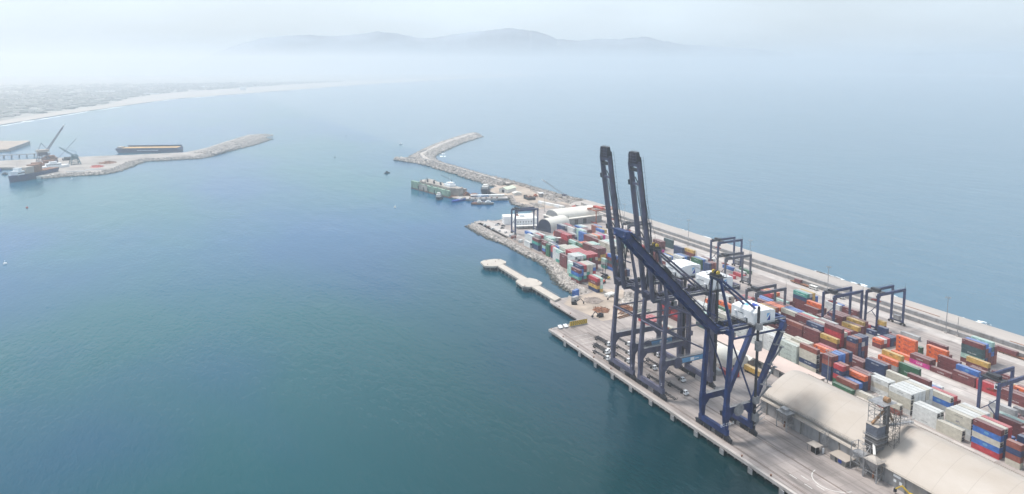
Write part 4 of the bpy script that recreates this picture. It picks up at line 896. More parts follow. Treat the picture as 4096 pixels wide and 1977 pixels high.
# ---------------- grain shed ----------------
gs=empty('grain_shed',(60.9,190,0),0,'long low grain shed with a dusty beige sloping roof and grey concrete walls','warehouse')
Y0,Y1=-168,66
SHW=20.6
def shz(u): return 6.9+10.2*(1-abs(u/SHW)**1.55)
def roofarc(b,y0,y1,o=0,t=.3,u0=-SHW,u1=SHW,n=48):
    us=[u0+(u1-u0)*i/n for i in range(n+1)]
    b.extrude_y([(u,shz(u)+o) for u in us]+[(u,shz(u)+o-t) for u in us[::-1]],y0,y1)
P_(gs,'roof','grain_roof',lambda b:roofarc(b,Y0,Y1))
M['grain_roof'].node_tree.nodes['Principled BSDF'].inputs['Roughness'].default_value=.55
def roofwear(m):
    n=m.node_tree; b=n.nodes['Principled BSDF']; cur=b.inputs['Base Color'].links[0].from_socket; g_=n.nodes.new('ShaderNodeNewGeometry'); sx=n.nodes.new('ShaderNodeSeparateXYZ'); n.links.new(g_.outputs['Position'],sx.inputs['Vector'])
    def mth(op,a,c=None,cl=False):
        q=n.nodes.new('ShaderNodeMath'); q.operation=op; q.use_clamp=cl
        for i,v in enumerate((a,c)):
            if v is None: continue
            if isinstance(v,(int,float)): q.inputs[i].default_value=v
            else: n.links.new(v,q.inputs[i])
        return q.outputs[0]
    # sheet laps every 10.6 m and grain dust trails below the conveyor and by the first hopper
    lap=mth('LESS_THAN',mth('PINGPONG',mth('ADD',sx.outputs['Y'],3.0),5.3),.14)
    z=n.nodes.new('ShaderNodeTexNoise'); z.inputs['Scale'].default_value=.25; z.inputs['Detail'].default_value=6; n.links.new(g_.outputs['Position'],z.inputs['Vector'])
    def trail(y0,hw,x0,x1):
        a=mth('SUBTRACT',1.0,mth('DIVIDE',mth('ABSOLUTE',mth('SUBTRACT',sx.outputs['Y'],y0)),hw),True)
        mr=n.nodes.new('ShaderNodeMapRange'); mr.inputs['From Min'].default_value=x0; mr.inputs['From Max'].default_value=x1; n.links.new(sx.outputs['X'],mr.inputs['Value'])
        return mth('MULTIPLY',a,mr.outputs['Result'])
    st=mth('MULTIPLY',mth('ADD',trail(190.5,5,44,64),trail(237,9,60,41)),mth('MULTIPLY',z.outputs['Fac'],1.5),True)
    for f,c,k in ((lap,(.27,.235,.20,1),.5),(st,(.19,.14,.11,1),.75)):
        x=n.nodes.new('ShaderNodeMixRGB'); x.inputs['Color2'].default_value=c; n.links.new(mth('MULTIPLY',f,k),x.inputs['Fac']); n.links.new(cur,x.inputs['Color1']); cur=x.outputs['Color']
    n.links.new(cur,b.inputs['Base Color'])
roofwear(M['grain_roof'])
P_(gs,'ridge_vent','pale_conc',lambda b:roofarc(b,Y0,Y1,.35,.3,12,14,3))
def wl(b):
    b.box(-20.2,-19.8,Y0,Y1,0,6.55); b.box(19.8,20.2,Y0,Y1,0,6.55)
P_(gs,'side_wall','wall_grey',wl)
def gb(b):
    for y in (Y0+.3,Y1-.6): b.extrude_y([(-19.7,0),(19.7,0)]+[(u,shz(u)-.35) for u in [19.7-1.97*i for i in range(21)]],y,y+.3)
P_(gs,'gable_wall','wall_grey',gb)
for k in range(22): y=Y0+7+k*10.6; P_(gs,'wall_post','fascia',lambda b:b.box(-20.65,-20.21,y-.25,y+.25,0,6.5))
P_(gs,'eave_gutter','pale_conc',lambda b:b.box(-21.1,-20.65,Y0,Y1,6.45,6.75))
gw=P_(gs,'eave_walkway','fascia',lambda b:(b.box(-20.3,-19.0,12,Y1,8.6,8.75),b.rail((-20.3,12,8.7),(-20.3,Y1,8.7)),b.rail((-19,12,8.7),(-19,Y1,8.7))))
def wn(b):
    b.box(-20.28,-20.2,-10.5,-7.2,4.6,5.6)
P_(gs,'wall_sign','white',wn)
P_(gs,'wall_sign','white',lambda b:b.box(-20.28,-20.2,-8.6,-7.4,2.4,3.5)); P_(gs,'wall_sign','white',lambda b:b.box(-20.28,-20.2,-11.2,-10,2.3,3.5))
# bucket elevator tower rising through the roof
tw=empty('grain_elevator_tower',(44.2,194.6,1.8),0,'tall rusty grain elevator tower with a blue-grey bin and orange chute above the shed roof','tower')
P_(tw,'lower_bin','tower_grey',lambda b:(b.box(-2.3,2.2,-2.3,2.3,5.5,9.0),b.box(-2.8,2.6,-2.8,2.8,9.01,13.9)))
def plat(b):
    for z in (9.0,11.7,14.0): b.box(-3.4,3.1,-3.4,3.4,z,z+.15); b.rail((-3.4,-3.4,z+.15),(-3.4,3.4,z+.15)); b.rail((-3.4,-3.4,z+.15),(3.1,-3.4,z+.15))
P_(tw,'platforms','galv',plat)
P_(tw,'upper_bin','bin_blue',lambda b:b.box(-2.7,2.5,-2.7,2.7,14.2,18.8))
P_(tw,'bin_lid','grain_roof',lambda b:b.box(-2.8,2.6,-2.8,2.8,18.81,19))
P_(tw,'chute','dust_orange',lambda b:(b.beam((-2,0.5,19.2),(3.2,-1,24.5),.9,.9),b.beam((7.6,-2,19.5),(5.2,-1.5,24.5),.7,.7)))
P_(tw,'elevator_shaft','tower_grey',lambda b:b.box(3.2,4.6,-2.6,-.6,6,28))
def lat(b,x0,x1,y0,y1,z0,z1,st=2.2,r=.12):
    c=[(x0,y0),(x1,y0),(x1,y1),(x0,y1)]
    for x,y in c: b.beam((x,y,z0),(x,y,z1),r*1.6)
    n=int((z1-z0)/st)
    for k in range(n):
        za=z0+k*(z1-z0)/n; zb=z0+(k+1)*(z1-z0)/n
        for i in range(4):
            p,q=c[i],c[(i+1)%4]; b.beam((*p,zb),(*q,zb),r)
            if k%2: p,q=q,p
            b.beam((*p,za),(*q,zb),r)
P_(tw,'lattice_frame','galv',lambda b:lat(b,-1,3,-2.5,3.2,19,28.3))
P_(tw,'stair_frame','tower_grey',lambda b:lat(b,3.4,6.4,-6.4,-3.4,6.5,26,2.4))
P_(tw,'head_drum','dust_orange',lambda b:b.tube((3.9,-2.6,29.4),(3.9,-.4,29.4),1.25,14))
P_(tw,'head_platform','galv',lambda b:(b.box(-1.6,7,-4,3.6,28.3,28.45),b.rail((-1.6,-4,28.4),(7,-4,28.4)),b.rail((-1.6,-4,28.4),(-1.6,3.6,28.4)),b.rail((-1.6,3.6,28.4),(7,3.6,28.4))))
def truss(b):
    p0=Vector((5,-2.5,18.0));p1=Vector((20,-2.5,16.2)); n=8
    for y in (-1,1):
        for z in (0,2.2): b.beam(p0+Vector((0,y,z)),p1+Vector((0,y,z)),.18)
        for k in range(n):
            a=p0.lerp(p1,k/n);c=p0.lerp(p1,(k+1)/n); b.beam(a+Vector((0,y,0)),c+Vector((0,y,2.2)),.1); b.beam(a+Vector((0,y,0)),a+Vector((0,y,2.2)),.1)
    b.beam(p0+Vector((0,0,.4)),p1+Vector((0,0,.4)),1.3,.5)
P_(tw,'conveyor_bridge','galv',truss)
# roof crawler under the conveyor end
# loading hoppers on legs
def hopper(loc,label,big):
    h=empty('loading_hopper',loc,0,label,'hopper','loading hoppers beside the grain shed')
    z=8.2
    def lg(b):
        for x in (-2.2,2.2):
            for y in (-3,3): b.beam((x,y,0),(x,y,z),.35)
        for y in (-3,3): b.beam((-2.2,y,3.6),(2.2,y,3.6),.2); b.beam((-2.2,y,0),(2.2,y,3.6),.14); b.beam((2.2,y,3.6),(-2.2,y,z),.14)
        for x in (-2.2,2.2): b.beam((x,-3,3.6),(x,3,3.6),.2)
    P_(h,'legs','galv',lg)
    P_(h,'hopper_bin','galv',lambda b:b.add([(-2.3,-3.1,z),(2.3,-3.1,z),(2.3,3.1,z),(-2.3,3.1,z),(-.5,-.6,z-4.6),(.5,-.6,z-4.6),(.5,.6,z-4.6),(-.5,.6,z-4.6)],[(0,1,5,4)[::-1],(1,2,6,5)[::-1],(2,3,7,6)[::-1],(3,0,4,7)[::-1],(4,5,6,7)[::-1]]))
    if big:
        P_(h,'hopper_roof','grain_roof',lambda b:b.add([(-2.6,-3.4,z+.2),(2.6,-3.4,z+.2),(2.6,3.4,z+.2),(-2.6,3.4,z+.2),(0,0,z+2.4)],[(0,1,4),(1,2,4),(2,3,4),(3,0,4),(3,2,1,0)]))
        P_(h,'feed_pipe','offwhite',lambda b:b.tube((0,0,z+2.3),(3.8,3.5,z+5),.55,8))
        P_(h,'side_frame','galv',lambda b:(lat(b,-2,2.2,3.6,9.6,0,z+4,3.9,.16),b.box(-1.8,2,4,9,z-1,z+.2)))
    else:
        P_(h,'top_deck','galv',lambda b:(b.box(-2.6,2.6,-3.4,3.4,z,z+.15),b.box(-1,1.6,-1,2.4,z+.15,z+1.5)))
    P_(h,'railing','galv',lambda b:(b.rail((-2.6,-3.4,z+.2),(2.6,-3.4,z+.2)),b.rail((-2.6,-3.4,z+.2),(-2.6,3.4,z+.2))))
    P_(h,'spout','rust',lambda b:b.tube((0,0,3.7),(-1.5,-1,1.2),.35,8))
hopper((38,237.6,0),'galvanised loading hopper on legs nearest the navy crane',False)
hopper((38.2,190,0),'larger loading hopper with a dusty peaked lid below the elevator tower',True)
# site hut and canopy
h=empty('site_hut',(38,205,0),0,'small dark site hut with a flat dusty roof against the shed wall','hut')
P_(h,'hut_wall','fascia',lambda b:b.box(-3,3,-3.9,3.9,0,2.5)); P_(h,'hut_roof','grain_roof',lambda b:b.box(-3.5,3.5,-4.4,4.4,2.505,2.75))
P_(h,'hut_poster','logo_dark',lambda b:b.box(-3.05,-3.005,-1.9,-.2,.7,2.2)); P_(h,'hut_door','glass',lambda b:b.box(-3.05,-3.005,.4,1.4,.05,2.1))
h=empty('weigh_canopy',(34,216.5,0),0,'small dusty canopy over dark equipment standing by the shed wall','canopy')
P_(h,'canopy_roof','grain_roof',lambda b:b.add([(-2.4,-2.6,3.3),(2.4,-2.6,3.3),(2.4,2.6,3.3),(-2.4,2.6,3.3),(0,0,3.9)],[(0,1,4),(1,2,4),(2,3,4),(3,0,4),(3,2,1,0)]))
P_(h,'canopy_posts','galv',lambda b:[b.beam((x,y,0),(x,y,3.3),.15) for x in (-2,2) for y in (-2.2,2.2)])
P_(h,'pump_unit','black',lambda b:(b.box(-1.6,.6,-1.8,.6,0,2.3),b.box(-1.9,.2,-2.6,-1.81,0,1.0)))
P_(h,'white_cabinet','white',lambda b:b.box(1.6,2.4,-3.2,-2.7,0,2.2))
h=tag((lambda b:(lat(b,-1,1,-1,1,0,9,1.6,.07),b)[1])(MB()).build('scaffold_tower',M['galv'],loc=(38.6,215,0)),'thin lattice mast standing between the canopy and the shed wall','mast')
# second flat shed with pinkish roof
s2=empty('flat_shed',(85.5,300,0),0,'flat pinkish-roofed shed between the tent and the white container stacks','warehouse')
P_(s2,'shed_wall','galv',lambda b:b.box(-7.2,7.2,-38,36,0,4.2)); P_(s2,'shed_roof','pinkroof',lambda b:b.box(-7.6,7.6,-38.4,36.4,4.205,4.5))
for k in range(6): P_(s2,'doorway','glass',lambda b:b.box(-7.27,-7.21,-34+k*9,-29+k*9,.3,3.2))
# tents
def arch(b,x0,x1,y0,y1,zb,zt,n=14,thick=0,mi=0):   # vault along Y
    pr=[(x0,zb)]+[( (x0+x1)/2-(x1-x0)/2*math.cos(math.pi*i/n), zb+(zt-zb)*math.sin(math.pi*i/n)**.8) for i in range(1,n)]+[(x1,zb)]
    b.extrude_y(pr,y0,y1,mi)
t1=empty('membrane_tent',(68,311,0),0,'cream membrane storage tent behind the navy crane legs','tent')
P_(t1,'tent_roof','fabric',lambda b:arch(b,-6.8,6.8,-11.5,11.5,2.6,7.6)); P_(t1,'tent_wall','offwhite',lambda b:b.box(-6.6,6.6,-11.3,11.3,0,2.59)); P_(t1,'tent_opening','glass',lambda b:b.box(-5,-1,-11.36,-11.31,.1,2.5))
t1=empty('small_tent',(78.5-1.5,303,0),0,'small pale gabled tent with a brown end beside the flat pinkish shed','tent')
P_(t1,'tent_roof','fabric',lambda b:b.extrude_y([(-2.9,3.4),(0,4.9),(.0,4.9),(.9,3.4)],-4.5,12)); P_(t1,'tent_wall','path',lambda b:b.box(-2.8,.8,-4.3,11.8,0,3.39))
# ---------------- trucks on the quay ----------------
def truck(cab='white'):
    t=empty('terminal_truck',(0,0,0),0,'x','truck','terminal trucks with bare trailers on the quay')
    b=MB(); b.box(-1.2,1.2,0.2,.75,.75,1.3); b.add([(-1.2,.2,.75),(.35,.2,.75),(.35,2.0,.75),(-1.2,2.0,.75),(-1.15,.45,2.9),(.3,.45,2.9),(.3,1.95,2.9),(-1.15,1.95,2.9)],[(3,2,1,0),(4,5,6,7),(0,1,5,4),(1,2,6,5),(2,3,7,6),(3,0,4,7)]); b.box(.36,1.2,.25,1.9,.75,1.6)
    b.build('cab',M[cab],t)
    P_(t,'windscreen','glass',lambda b:b.add([(-1.05,.30,1.55),(.2,.30,1.55),(.17,.415,2.65),(-1.0,.415,2.65)],[(0,1,2,3)]))
    P_(t,'side_window','glass',lambda b:(b.box(-1.215,-1.19,.7,1.7,1.6,2.5),b.box(.34,.37,.7,1.7,1.65,2.5)))
    P_(t,'tractor_frame','dark',lambda b:b.box(-.5,.5,.4,5.0,.55,.85))
    for y in (1.1,4.0):
        for s in (-1,1): P_(t,'wheel','black',lambda b:b.tube((s*1.2-.2*s-.15,y,.5),(s*1.2-.2*s+.15,y,.5),.5,10))
    def tf(b):
        for s in (-1,1): b.box(s*.5-.12,s*.5+.12,3.6,15.6,1.0,1.35)
        for y in (3.8,6.4,9,11.6,14.2,15.4): b.box(-1.2,1.2,y-.13,y+.13,1.05,1.3)
        for y in (3.9,15.4): b.beam((-1.2,y,1.3),(-1.2,y,1.9),.15); b.beam((1.2,y,1.3),(1.2,y,1.9),.15)
    tr=P_(t,'trailer','dark',tf)
    for y in (12.9,14.3):
        for s in (-1,1): P_(tr,'trailer_wheel','black',lambda b:b.tube((s*1.0-.2,y,.5),(s*1.0+.2,y,.5),.5,10))
    return t
T0=truck(); TL=[((6.9,340,0),4,'white terminal truck with bare trailer closest to the quay edge rail'),((15.6,331.5,0),0,'white terminal truck under the waterside legs of the farther raised-boom crane'),((11.2,347.5,0),2,'terminal truck with bare trailer second from the quay edge'),
 ((19.2,357.5,0),3,'terminal truck at the head of the far trailer queue on the quay'),((23,341,0),2,'white terminal truck between the crane rails beside the far queue'),((30.6,352.5,0),1,'white terminal truck farthest from the water in the far queue'),
 ((23.1,317,0),0,'white terminal truck left of its twin between the two raised-boom cranes'),((27.4,316.4,0),0,'white terminal truck right of its twin between the two raised-boom cranes'),
 ((27.3,297.6,0),-1,'lone white terminal truck under the middle of the nearer raised-boom crane'),((18.4,284.4,0),1,'white terminal truck with bare trailer just in front of the navy crane'),
 ((13.4,349,0),3,'terminal truck standing close behind another near the quay rail'),((36.4,331,0),0,'terminal truck beside the landside legs of the farther raised-boom crane')]
for i,(l,a,lb_) in enumerate(TL):
    o=T0 if i==0 else copy_tree(T0); o.location=l; o.rotation_euler=(0,0,R(a)); o['label']=lb_
def chassis(loc,a,label):
    t=empty('bare_trailer',loc,R(a),label,'trailer','bare container trailers')
    def tf(b):
        for s in (-1,1): b.box(s*.5-.12,s*.5+.12,0,12,1.0,1.35)
        for y in (.2,3,6,9,11.8): b.box(-1.2,1.2,y-.13,y+.13,1.05,1.3)
        for y in (.3,11.8): b.beam((-1.2,y,1.3),(-1.2,y,1.9),.15); b.beam((1.2,y,1.3),(1.2,y,1.9),.15)
    P_(t,'frame','dark',tf)
    for y in (9.4,10.8):
        for s in (-1,1): P_(t,'wheel','black',lambda b:b.tube((s*1.0-.2,y,.5),(s*1.0+.2,y,.5),.5,10))
chassis((9,282,0),1,'bare trailer beside the waterside rail behind the digit-marked crane leg'); chassis((21,362,0),4,'bare trailer farthest back in the trailer queue on the quay'); chassis((14.5,301,0),2,'bare trailer parked between the rails under the nearer raised-boom crane')
# boxes and vehicles behind the navy crane
def boxon(loc,c,L,label,rot=0,doors=True):
    key=(c,L)
    if key not in MC:
        me=cont_mesh(12.19 if L==40 else 6.06,2.68,c); box_mat_roof(me); MC[key]=me
    o=bpy.data.objects.new('shipping_container',MC[key]); COL.objects.link(o); o.location=loc; o.rotation_euler=(0,0,R(rot)); tag(o,label,'container'); 
    k='door',c
    if k not in DM: DM[k]=door_mesh('door').mesh('door_bars',DOORM[c])
    d=bpy.data.objects.new('door_bars',DM[k]); COL.objects.link(d); d.parent=o
    return o
boxon((68.6,283.2,1.3),'y',40,'mustard yellow container on a trailer beside the grain shed roof')
t=empty('bare_trailer',(68.6,283.4,0),0,'trailer carrying the mustard yellow container by the grain shed','trailer'); P_(t,'frame','dark',lambda b:b.box(-1.1,1.1,0,12,.9,1.28)); 
for y in (1.5,9.5,10.9):
    for s in (-1,1): P_(t,'wheel','black',lambda b:b.tube((s*1.0-.2,y,.5),(s*1.0+.2,y,.5),.5,10))
boxon((55.3,294.6,0),'r',20,'short red container standing behind the navy crane right of the tent')
boxon((51.8,297,0),'k',20,'short grey container left of the short red one behind the navy crane')
for (x,y,z,c,L,lb_) in ((63.6,376.6,0,'r',40,'leftmost of the low red containers behind the raised-boom cranes'),(66.4,376.6,0,'r',40,'second from left of the low red containers behind the raised-boom cranes'),(69.2,376.6,0,'r',40,'third from left of the low red containers behind the raised-boom cranes'),(72,376.6,0,'r',40,'rightmost of the low red containers behind the raised-boom cranes'),
 (66.5,363,0,'s',40,'brown container with white roof unit behind the nearer raised-boom crane'),(69.6,361.5,0,'c',40,'cream container lying beside a brown one behind the raised-boom cranes')):
    boxon((x,y,z),c,L,lb_)
n_=0
for j,(cs,x,y) in enumerate((('mrmm',84.2,383),('rmmm',87.1,383),('mmrm',84.2,369.8),('mmm',87.1,369.8),('llkd',91,352),('klt',91,339))):
    for t_i,c in enumerate(cs):
        boxon((x+1.2,y,(len(cs)-1-t_i)*H1),c,40,'%s container %s of the %s loose stack behind the raised-boom cranes'%(CN[c],tier_word(len(cs),len(cs)-1-t_i),ORD[j]))
sp=empty('red_spreader_frame',(58.4,290.8,0),0,'rusty red lifting frames stacked beside the navy crane leg','lifting frame')
P_(sp,'lower_frame','red_steel',lambda b:(b.box(-1.2,1.2,-.3,3.8,0,.9),b.box(-1.3,1.3,0,.4,.9,2.4),b.box(-1.3,1.3,3.1,3.5,.9,2.4))); P_(sp,'upper_frame','red_steel',lambda b:(b.box(-1.1,1.1,-.2,3.6,2.41,3.2),b.beam((-1,0,3.2),(1,0,4.6),.3),b.beam((-1,3.4,3.2),(1,3.4,4.6),.3)))
# ---------------- quay end: barrier, ramps, jetty ----------------
ba=empty('chevron_barrier',(14.4,398.2,0),0,'orange-yellow barrier board with dark chevrons at the quay corner','barrier')
P_(ba,'board','yellow',lambda b:b.box(0,13.4,-.15,.15,.5,3.6)); P_(ba,'frame','concrete',lambda b:(b.box(-.1,13.5,-.2,.2,3.605,3.8),b.box(0,13.4,-.6,.6,0,.495)))
def chev(b):
    for k in range(8):
        x=.8+k*1.6
        b.add([(x,-.16,3.3),(x+.35,-.16,3.3),(x+.95,-.16,2.05),(x+.6,-.16,2.05)],[(3,2,1,0)]); b.add([(x+.6,-.16,2.05),(x+.95,-.16,2.05),(x+.35,-.16,.8),(x,-.16,.8)],[(3,2,1,0)])
P_(ba,'chevrons','dark',chev)
for x,lb_ in ((7.4,'white mooring platform nearer the quay corner'),(11.4,'white mooring platform next to the chevron barrier')):
    r=empty('mooring_platform',(x,398.6,0),0,lb_,'platform','white platforms at the quay corner')
    P_(r,'base','wall_grey',lambda b:b.box(-1.4,1.4,-1.6,1.2,0,.8)); P_(r,'panel','white',lambda b:b.add([(-1.3,-1.2,.85),(1.3,-1.2,.85),(1.3,1.2,2.1),(-1.3,1.2,2.1)],[(0,1,2,3)]))
for i,(x,y) in enumerate(((1.2,399.4),(1.2,384),(1.2,366),(1.2,348),(1.2,330),(1.2,227),(1.2,210),(1.2,193),(27.8,420),(27.9,436))):
    b=MB(); b.tube((0,0,0),(0,0,.5),.28,8); b.tube((0,0,.5),(0,0,.75),.45,8); 
    tag(b.build('mooring_bollard',M['rust'],loc=(x,y,.16 if x<5 else .0)),'rusty mooring bollard %s'%['on the far corner of the quay','second from the far corner on the quay edge','third from the far corner on the quay edge','fourth from the far corner on the quay edge','fifth from the far corner on the quay edge','near the front of the frame, farthest of three','near the front of the frame, middle of three','near the front of the frame, nearest of three','beside the sandy yard, nearer one','beside the sandy yard, farther one'][i],'bollard','mooring bollards')
jt=empty('mooring_jetty',(33,500,0),0,'pale concrete jetty of narrow decks joining two mooring platforms in the inner basin','jetty')
def deck(pts): return lambda b:b.prism([(x-33,y-500) for x,y in pts],.1,1.5)
P_(jt,'outer_platform','pale_conc',deck([(21,552),(25,548),(29,546.5),(35,549),(41.5,552),(43.5,556),(42.5,565),(38,568),(28,568.5),(23,565)]))
P_(jt,'outer_deck','pale_conc',deck([(30.2,504),(37.4,504),(37.4,549.5),(35,548.9),(31,547.2)]))
P_(jt,'inner_platform','pale_conc',deck([(24.2,487),(28,482.4),(38,483),(42.5,488),(42.5,498),(39.5,503.9),(29,503.9),(25.4,501)]))
P_(jt,'inner_deck','pale_conc',deck([(30,446),(36.8,449.5),(36.8,482.3),(30,482.3)]))
def piles(b):
    for y in range(448,568,7):
        for x in (31,36.4): b.tube((x-33,y-500,-7),(x-33,y-500,.1),.45,6,caps=False)
    for x,y in ((26,490),(40,490),(26,500),(40,500),(26,551),(26,564),(41,555),(40,565)): b.tube((x-33,y-500,-7),(x-33,y-500,.1),.7,8,caps=False)
P_(jt,'piles','fascia',piles)
P_(jt,'railing','galv',lambda b:b.rail((3.6,-49,1.5),(3.6,-18,1.5),r=.08)); P_(jt,'railing','galv',lambda b:b.rail((4.2,5,1.5),(4.2,46,1.5),r=.08))
P_(jt,'bollards','rust',lambda b:[b.tube((x,y,1.5),(x,y,2.1),.35,8) for x,y in ((-7,-14),(8,-8),(-8,54),(-4,66),(7,64),(2,60))])
P_(jt,'fender_strip','wall_grey',lambda b:[b.box(-8.9+k*.9,-8.5+k*.9,-14.4-k*.6,-13.9-k*.6,-1.6,1.2) for k in range(5)])
# blue boxes, debris and machines at the basin end
boxon((47.6,449,0),'b',20,'short blue container by the water beyond the jetty root',rot=-62)
o=boxon((47.6,449,2.7),'b',20,'pale-topped blue container stacked on the short blue one by the water',rot=-62); 
boxon((43,443,0),'k',20,'short grey container beside the blue boxes at the jetty root',rot=-70)
def heap(loc,sx,sy,h,m,label,seed,n=60,chunk=1.0,name='debris_heap'):
    rg=random.Random(seed); b=MB(); R_,C_=8,14; vs=[(0,0,h)]
    for r in range(1,R_+1):
        for c in range(C_):
            a=2*math.pi*c/C_; t=r/R_; k=1+rg.uniform(-.12,.12); vs.append((sx*t*math.cos(a)*k,sy*t*math.sin(a)*k,max(-.1,h*(1-t**1.3)+rg.uniform(-.12,.12)*h)*(r<R_)-.05*(r==R_)))
    fs=[(0,1+c,1+(c+1)%C_) for c in range(C_)]+[(1+(r-1)*C_+c,1+r*C_+c,1+r*C_+(c+1)%C_,1+(r-1)*C_+(c+1)%C_) for r in range(1,R_) for c in range(C_)]
    b.add(vs,fs)
    for k in range(n):
        a=rg.random()*6.28;t=rg.random()**.5; p=(sx*t*math.cos(a),sy*t*math.sin(a),h*(1-t**1.3)+.2)
        if rg.random()<.5: rock(b,p,rg.uniform(.3,.8)*chunk,rg)
        else: q=Vector(p)+Vector((rg.uniform(-2,2),rg.uniform(-2,2),rg.uniform(-.2,.5)))*chunk; b.beam(p,q,.2,.2)
    return tag(b.build(name,M[m],loc=loc),label,'heap')
heap((57,437,0),7,8,1.8,'path','brown earth heap on the sandy ground beside the basin corner',1,20)
heap((51,417,0),6,7,1.4,'rust','brown scrap heap nearest the quay on the sandy ground',2,50)
heap((78,420,0),9,11,3.4,'rock_pale','tall tangled heap of pale scrap behind the raised-boom cranes',3,170,1.4)
heap((68,414,0),7,8,2.2,'rust','rusty scrap heap left of the pale tangled one',4,110,1.2)
heap((90,432,0),8,10,2.8,'rock','grey scrap heap farthest from the quay',5,130,1.3)
heap((76,402,0),6,5,1.3,'town_dark','low weedy heap with green scrub beside the scrap',6,60,.8)
def pipes(loc,rot,label,n=3,r=1.0,L=7,m='offwhite'):
    o=empty('concrete_pipes',loc,R(rot),label,'pipes')
    for k in range(n): P_(o,'pipe',m,lambda b:b.tube((k*2.05*r,0,r),(k*2.05*r,L,r),r,12))
pipes((70,441,0),-75,'pale concrete pipes lying beside the scrap',2,1.2,8)
def beams(loc,rot,label,m='rust',n=6,L=11):
    o=empty('steel_beam_stack',loc,R(rot),label,'beams'); rg=random.Random(loc[0])
    for k in range(n): P_(o,'beam',m,lambda b:b.box(k*.7,k*.7+.4,rg.uniform(-.5,.5),L,.1+(k%3)*.45,.5+(k%3)*.45))
beams((57,405,0),-55,'stack of long rusty beams on the quay behind the sand'); beams((52,399,0),-80,'rusty girders lying by the edge of the grey quay paving',n=4,L=16); beams((62,398,0),-85,'long pale beams laid flat in front of the scrap','offwhite',5,14)
def machine(loc,rot,m,label):
    o=empty('excavator',loc,R(rot),label,'digger')
    P_(o,'tracks','black',lambda b:(b.box(-1.5,-.9,-2,2,0,.9),b.box(.9,1.5,-2,2,0,.9))); P_(o,'body',m,lambda b:(b.box(-1.3,1.3,-2.2,1.4,.95,2.2),b.box(-1.2,-.2,0,1.3,2.2,3.1))); P_(o,'arm',m,lambda b:(b.beam((.3,1.2,2),(.3,4.4,4.4),.5),b.beam((.3,4.4,4.4),(.3,6.6,2.2),.4))); P_(o,'bucket','dark',lambda b:b.box(-.3,.9,6.2,7.2,.9,2.2))
machine((40.5,436,0),-120,'dark','dark excavator working near the basin edge'); machine((72,428,0),60,'rock_dark','dark olive excavator beside the pale scrap'); machine((43,406,0),100,'dark','dark excavator near the chevron barrier on the sand')
machine((38.8,172.5,0),20,'yellow','small yellow loader at the foot of the grain shed wall')
# reach stacker near the shore stacks
o=empty('reach_stacker',(86.5,470,0),R(-60),'red-bodied reach stacker with tall dark mast by the shore container stacks','stacker')
P_(o,'body','red_steel',lambda b:b.box(-1.6,1.6,-2.2,2.4,.9,2.2)); P_(o,'mast','dark',lambda b:(b.box(-1.2,-.8,2.5,3,.3,15),b.box(.8,1.2,2.5,3,.3,15),b.box(-1.2,1.2,2.5,3,14.6,15),b.box(-2.8,2.8,3,3.5,4,4.6)))
P_(o,'wheels','black',lambda b:[b.tube((x-.3,y,.8),(x+.3,y,.8),.8,10) for x in (-1.6,1.6) for y in (-1.4,1.6)])
o=empty('reach_stacker',(96,480.5,0),R(20),'low reach stacker with yellow tail parked on pale paving by the shore stacks','stacker')
P_(o,'body','dark',lambda b:b.box(-1.6,1.6,-3,2.6,.9,2.2)); P_(o,'counterweight','yellow',lambda b:b.box(-1.5,1.5,-4.2,-3.01,.8,1.9)); P_(o,'boom','dark',lambda b:b.beam((0,-3,3),(0,4.6,3.6),.8,.9)); P_(o,'cabin','glass',lambda b:b.box(-.8,.8,-1.8,-.2,2.21,3.7)); P_(o,'wheels','black',lambda b:[b.tube((x-.3,y,.8),(x+.3,y,.8),.8,10) for x in (-1.6,1.6) for y in (-2.2,1.8)])
# ---------------- office, warehouses ----------------
of=empty('office_building',(105.5,688,0),R(-15),'white flat-roofed office building with two rows of small windows','office')
P_(of,'rear_wing','white',lambda b:b.box(0,34,6,20,0,8.4)); P_(of,'front_wing','white',lambda b:b.box(8,33,-12,5.99,0,9.6))
P_(of,'rear_roof','offwhite',lambda b:b.box(.4,33.6,6.4,19.6,8.405,8.6)); P_(of,'front_roof','offwhite',lambda b:b.box(8.4,32.6,-11.6,5.6,9.605,9.8)); P_(of,'stair_tower','white',lambda b:b.box(15,20,-4,1,9.81,12.2))
for k in range(6):
    for z in (2.6,5.6): P_(of,'window','glass',lambda b:b.box(11+k*2.9,11.8+k*2.9,-12.07,-12.01,z,z+1.4))
for y,z,wd in ((8,4.8,1.6),(14,4.8,3),(9,1.4,2),(17,1.4,1)): P_(of,'window','glass',lambda b:b.box(-.07,-.01,y-wd/2,y+wd/2,z,z+1.5))
P_(of,'lean_to','offwhite',lambda b:b.add([(9,-18,3.2),(34,-18,3.2),(34,-12.1,3.6),(9,-12.1,3.6),(9,-18,3.0),(34,-18,3.0),(34,-12.1,3.4),(9,-12.1,3.4)],[(0,1,2,3),(7,6,5,4),(0,4,5,1),(3,0,4,7),(1,5,6,2)])); P_(of,'lean_to_posts','dark',lambda b:[b.beam((x,-17.6,0),(x,-17.6,3.0),.3) for x in range(10,34,6)])
va=empty('vault_warehouse',(130.5,646,0),R(17),'arched white warehouse with a dark open end facing the harbour','warehouse')
def varch(b,x0,x1,y0,y1,zb,zt,n=16):
    yc=(y0+y1)/2;hw=(y1-y0)/2; pr=[(yc-hw*math.cos(math.pi*i/n),zb+(zt-zb)*math.sin(math.pi*i/n)**.85) for i in range(n+1)]
    vs=[(x,y,z) for x in (x0,x1) for y,z in pr]; m=n+1
    b.add(vs,[(i,i+1,i+m+1,i+m) for i in range(n)]+[(0,m,2*m-1,m-1),tuple(range(m-1,-1,-1)),tuple(range(m,2*m))])
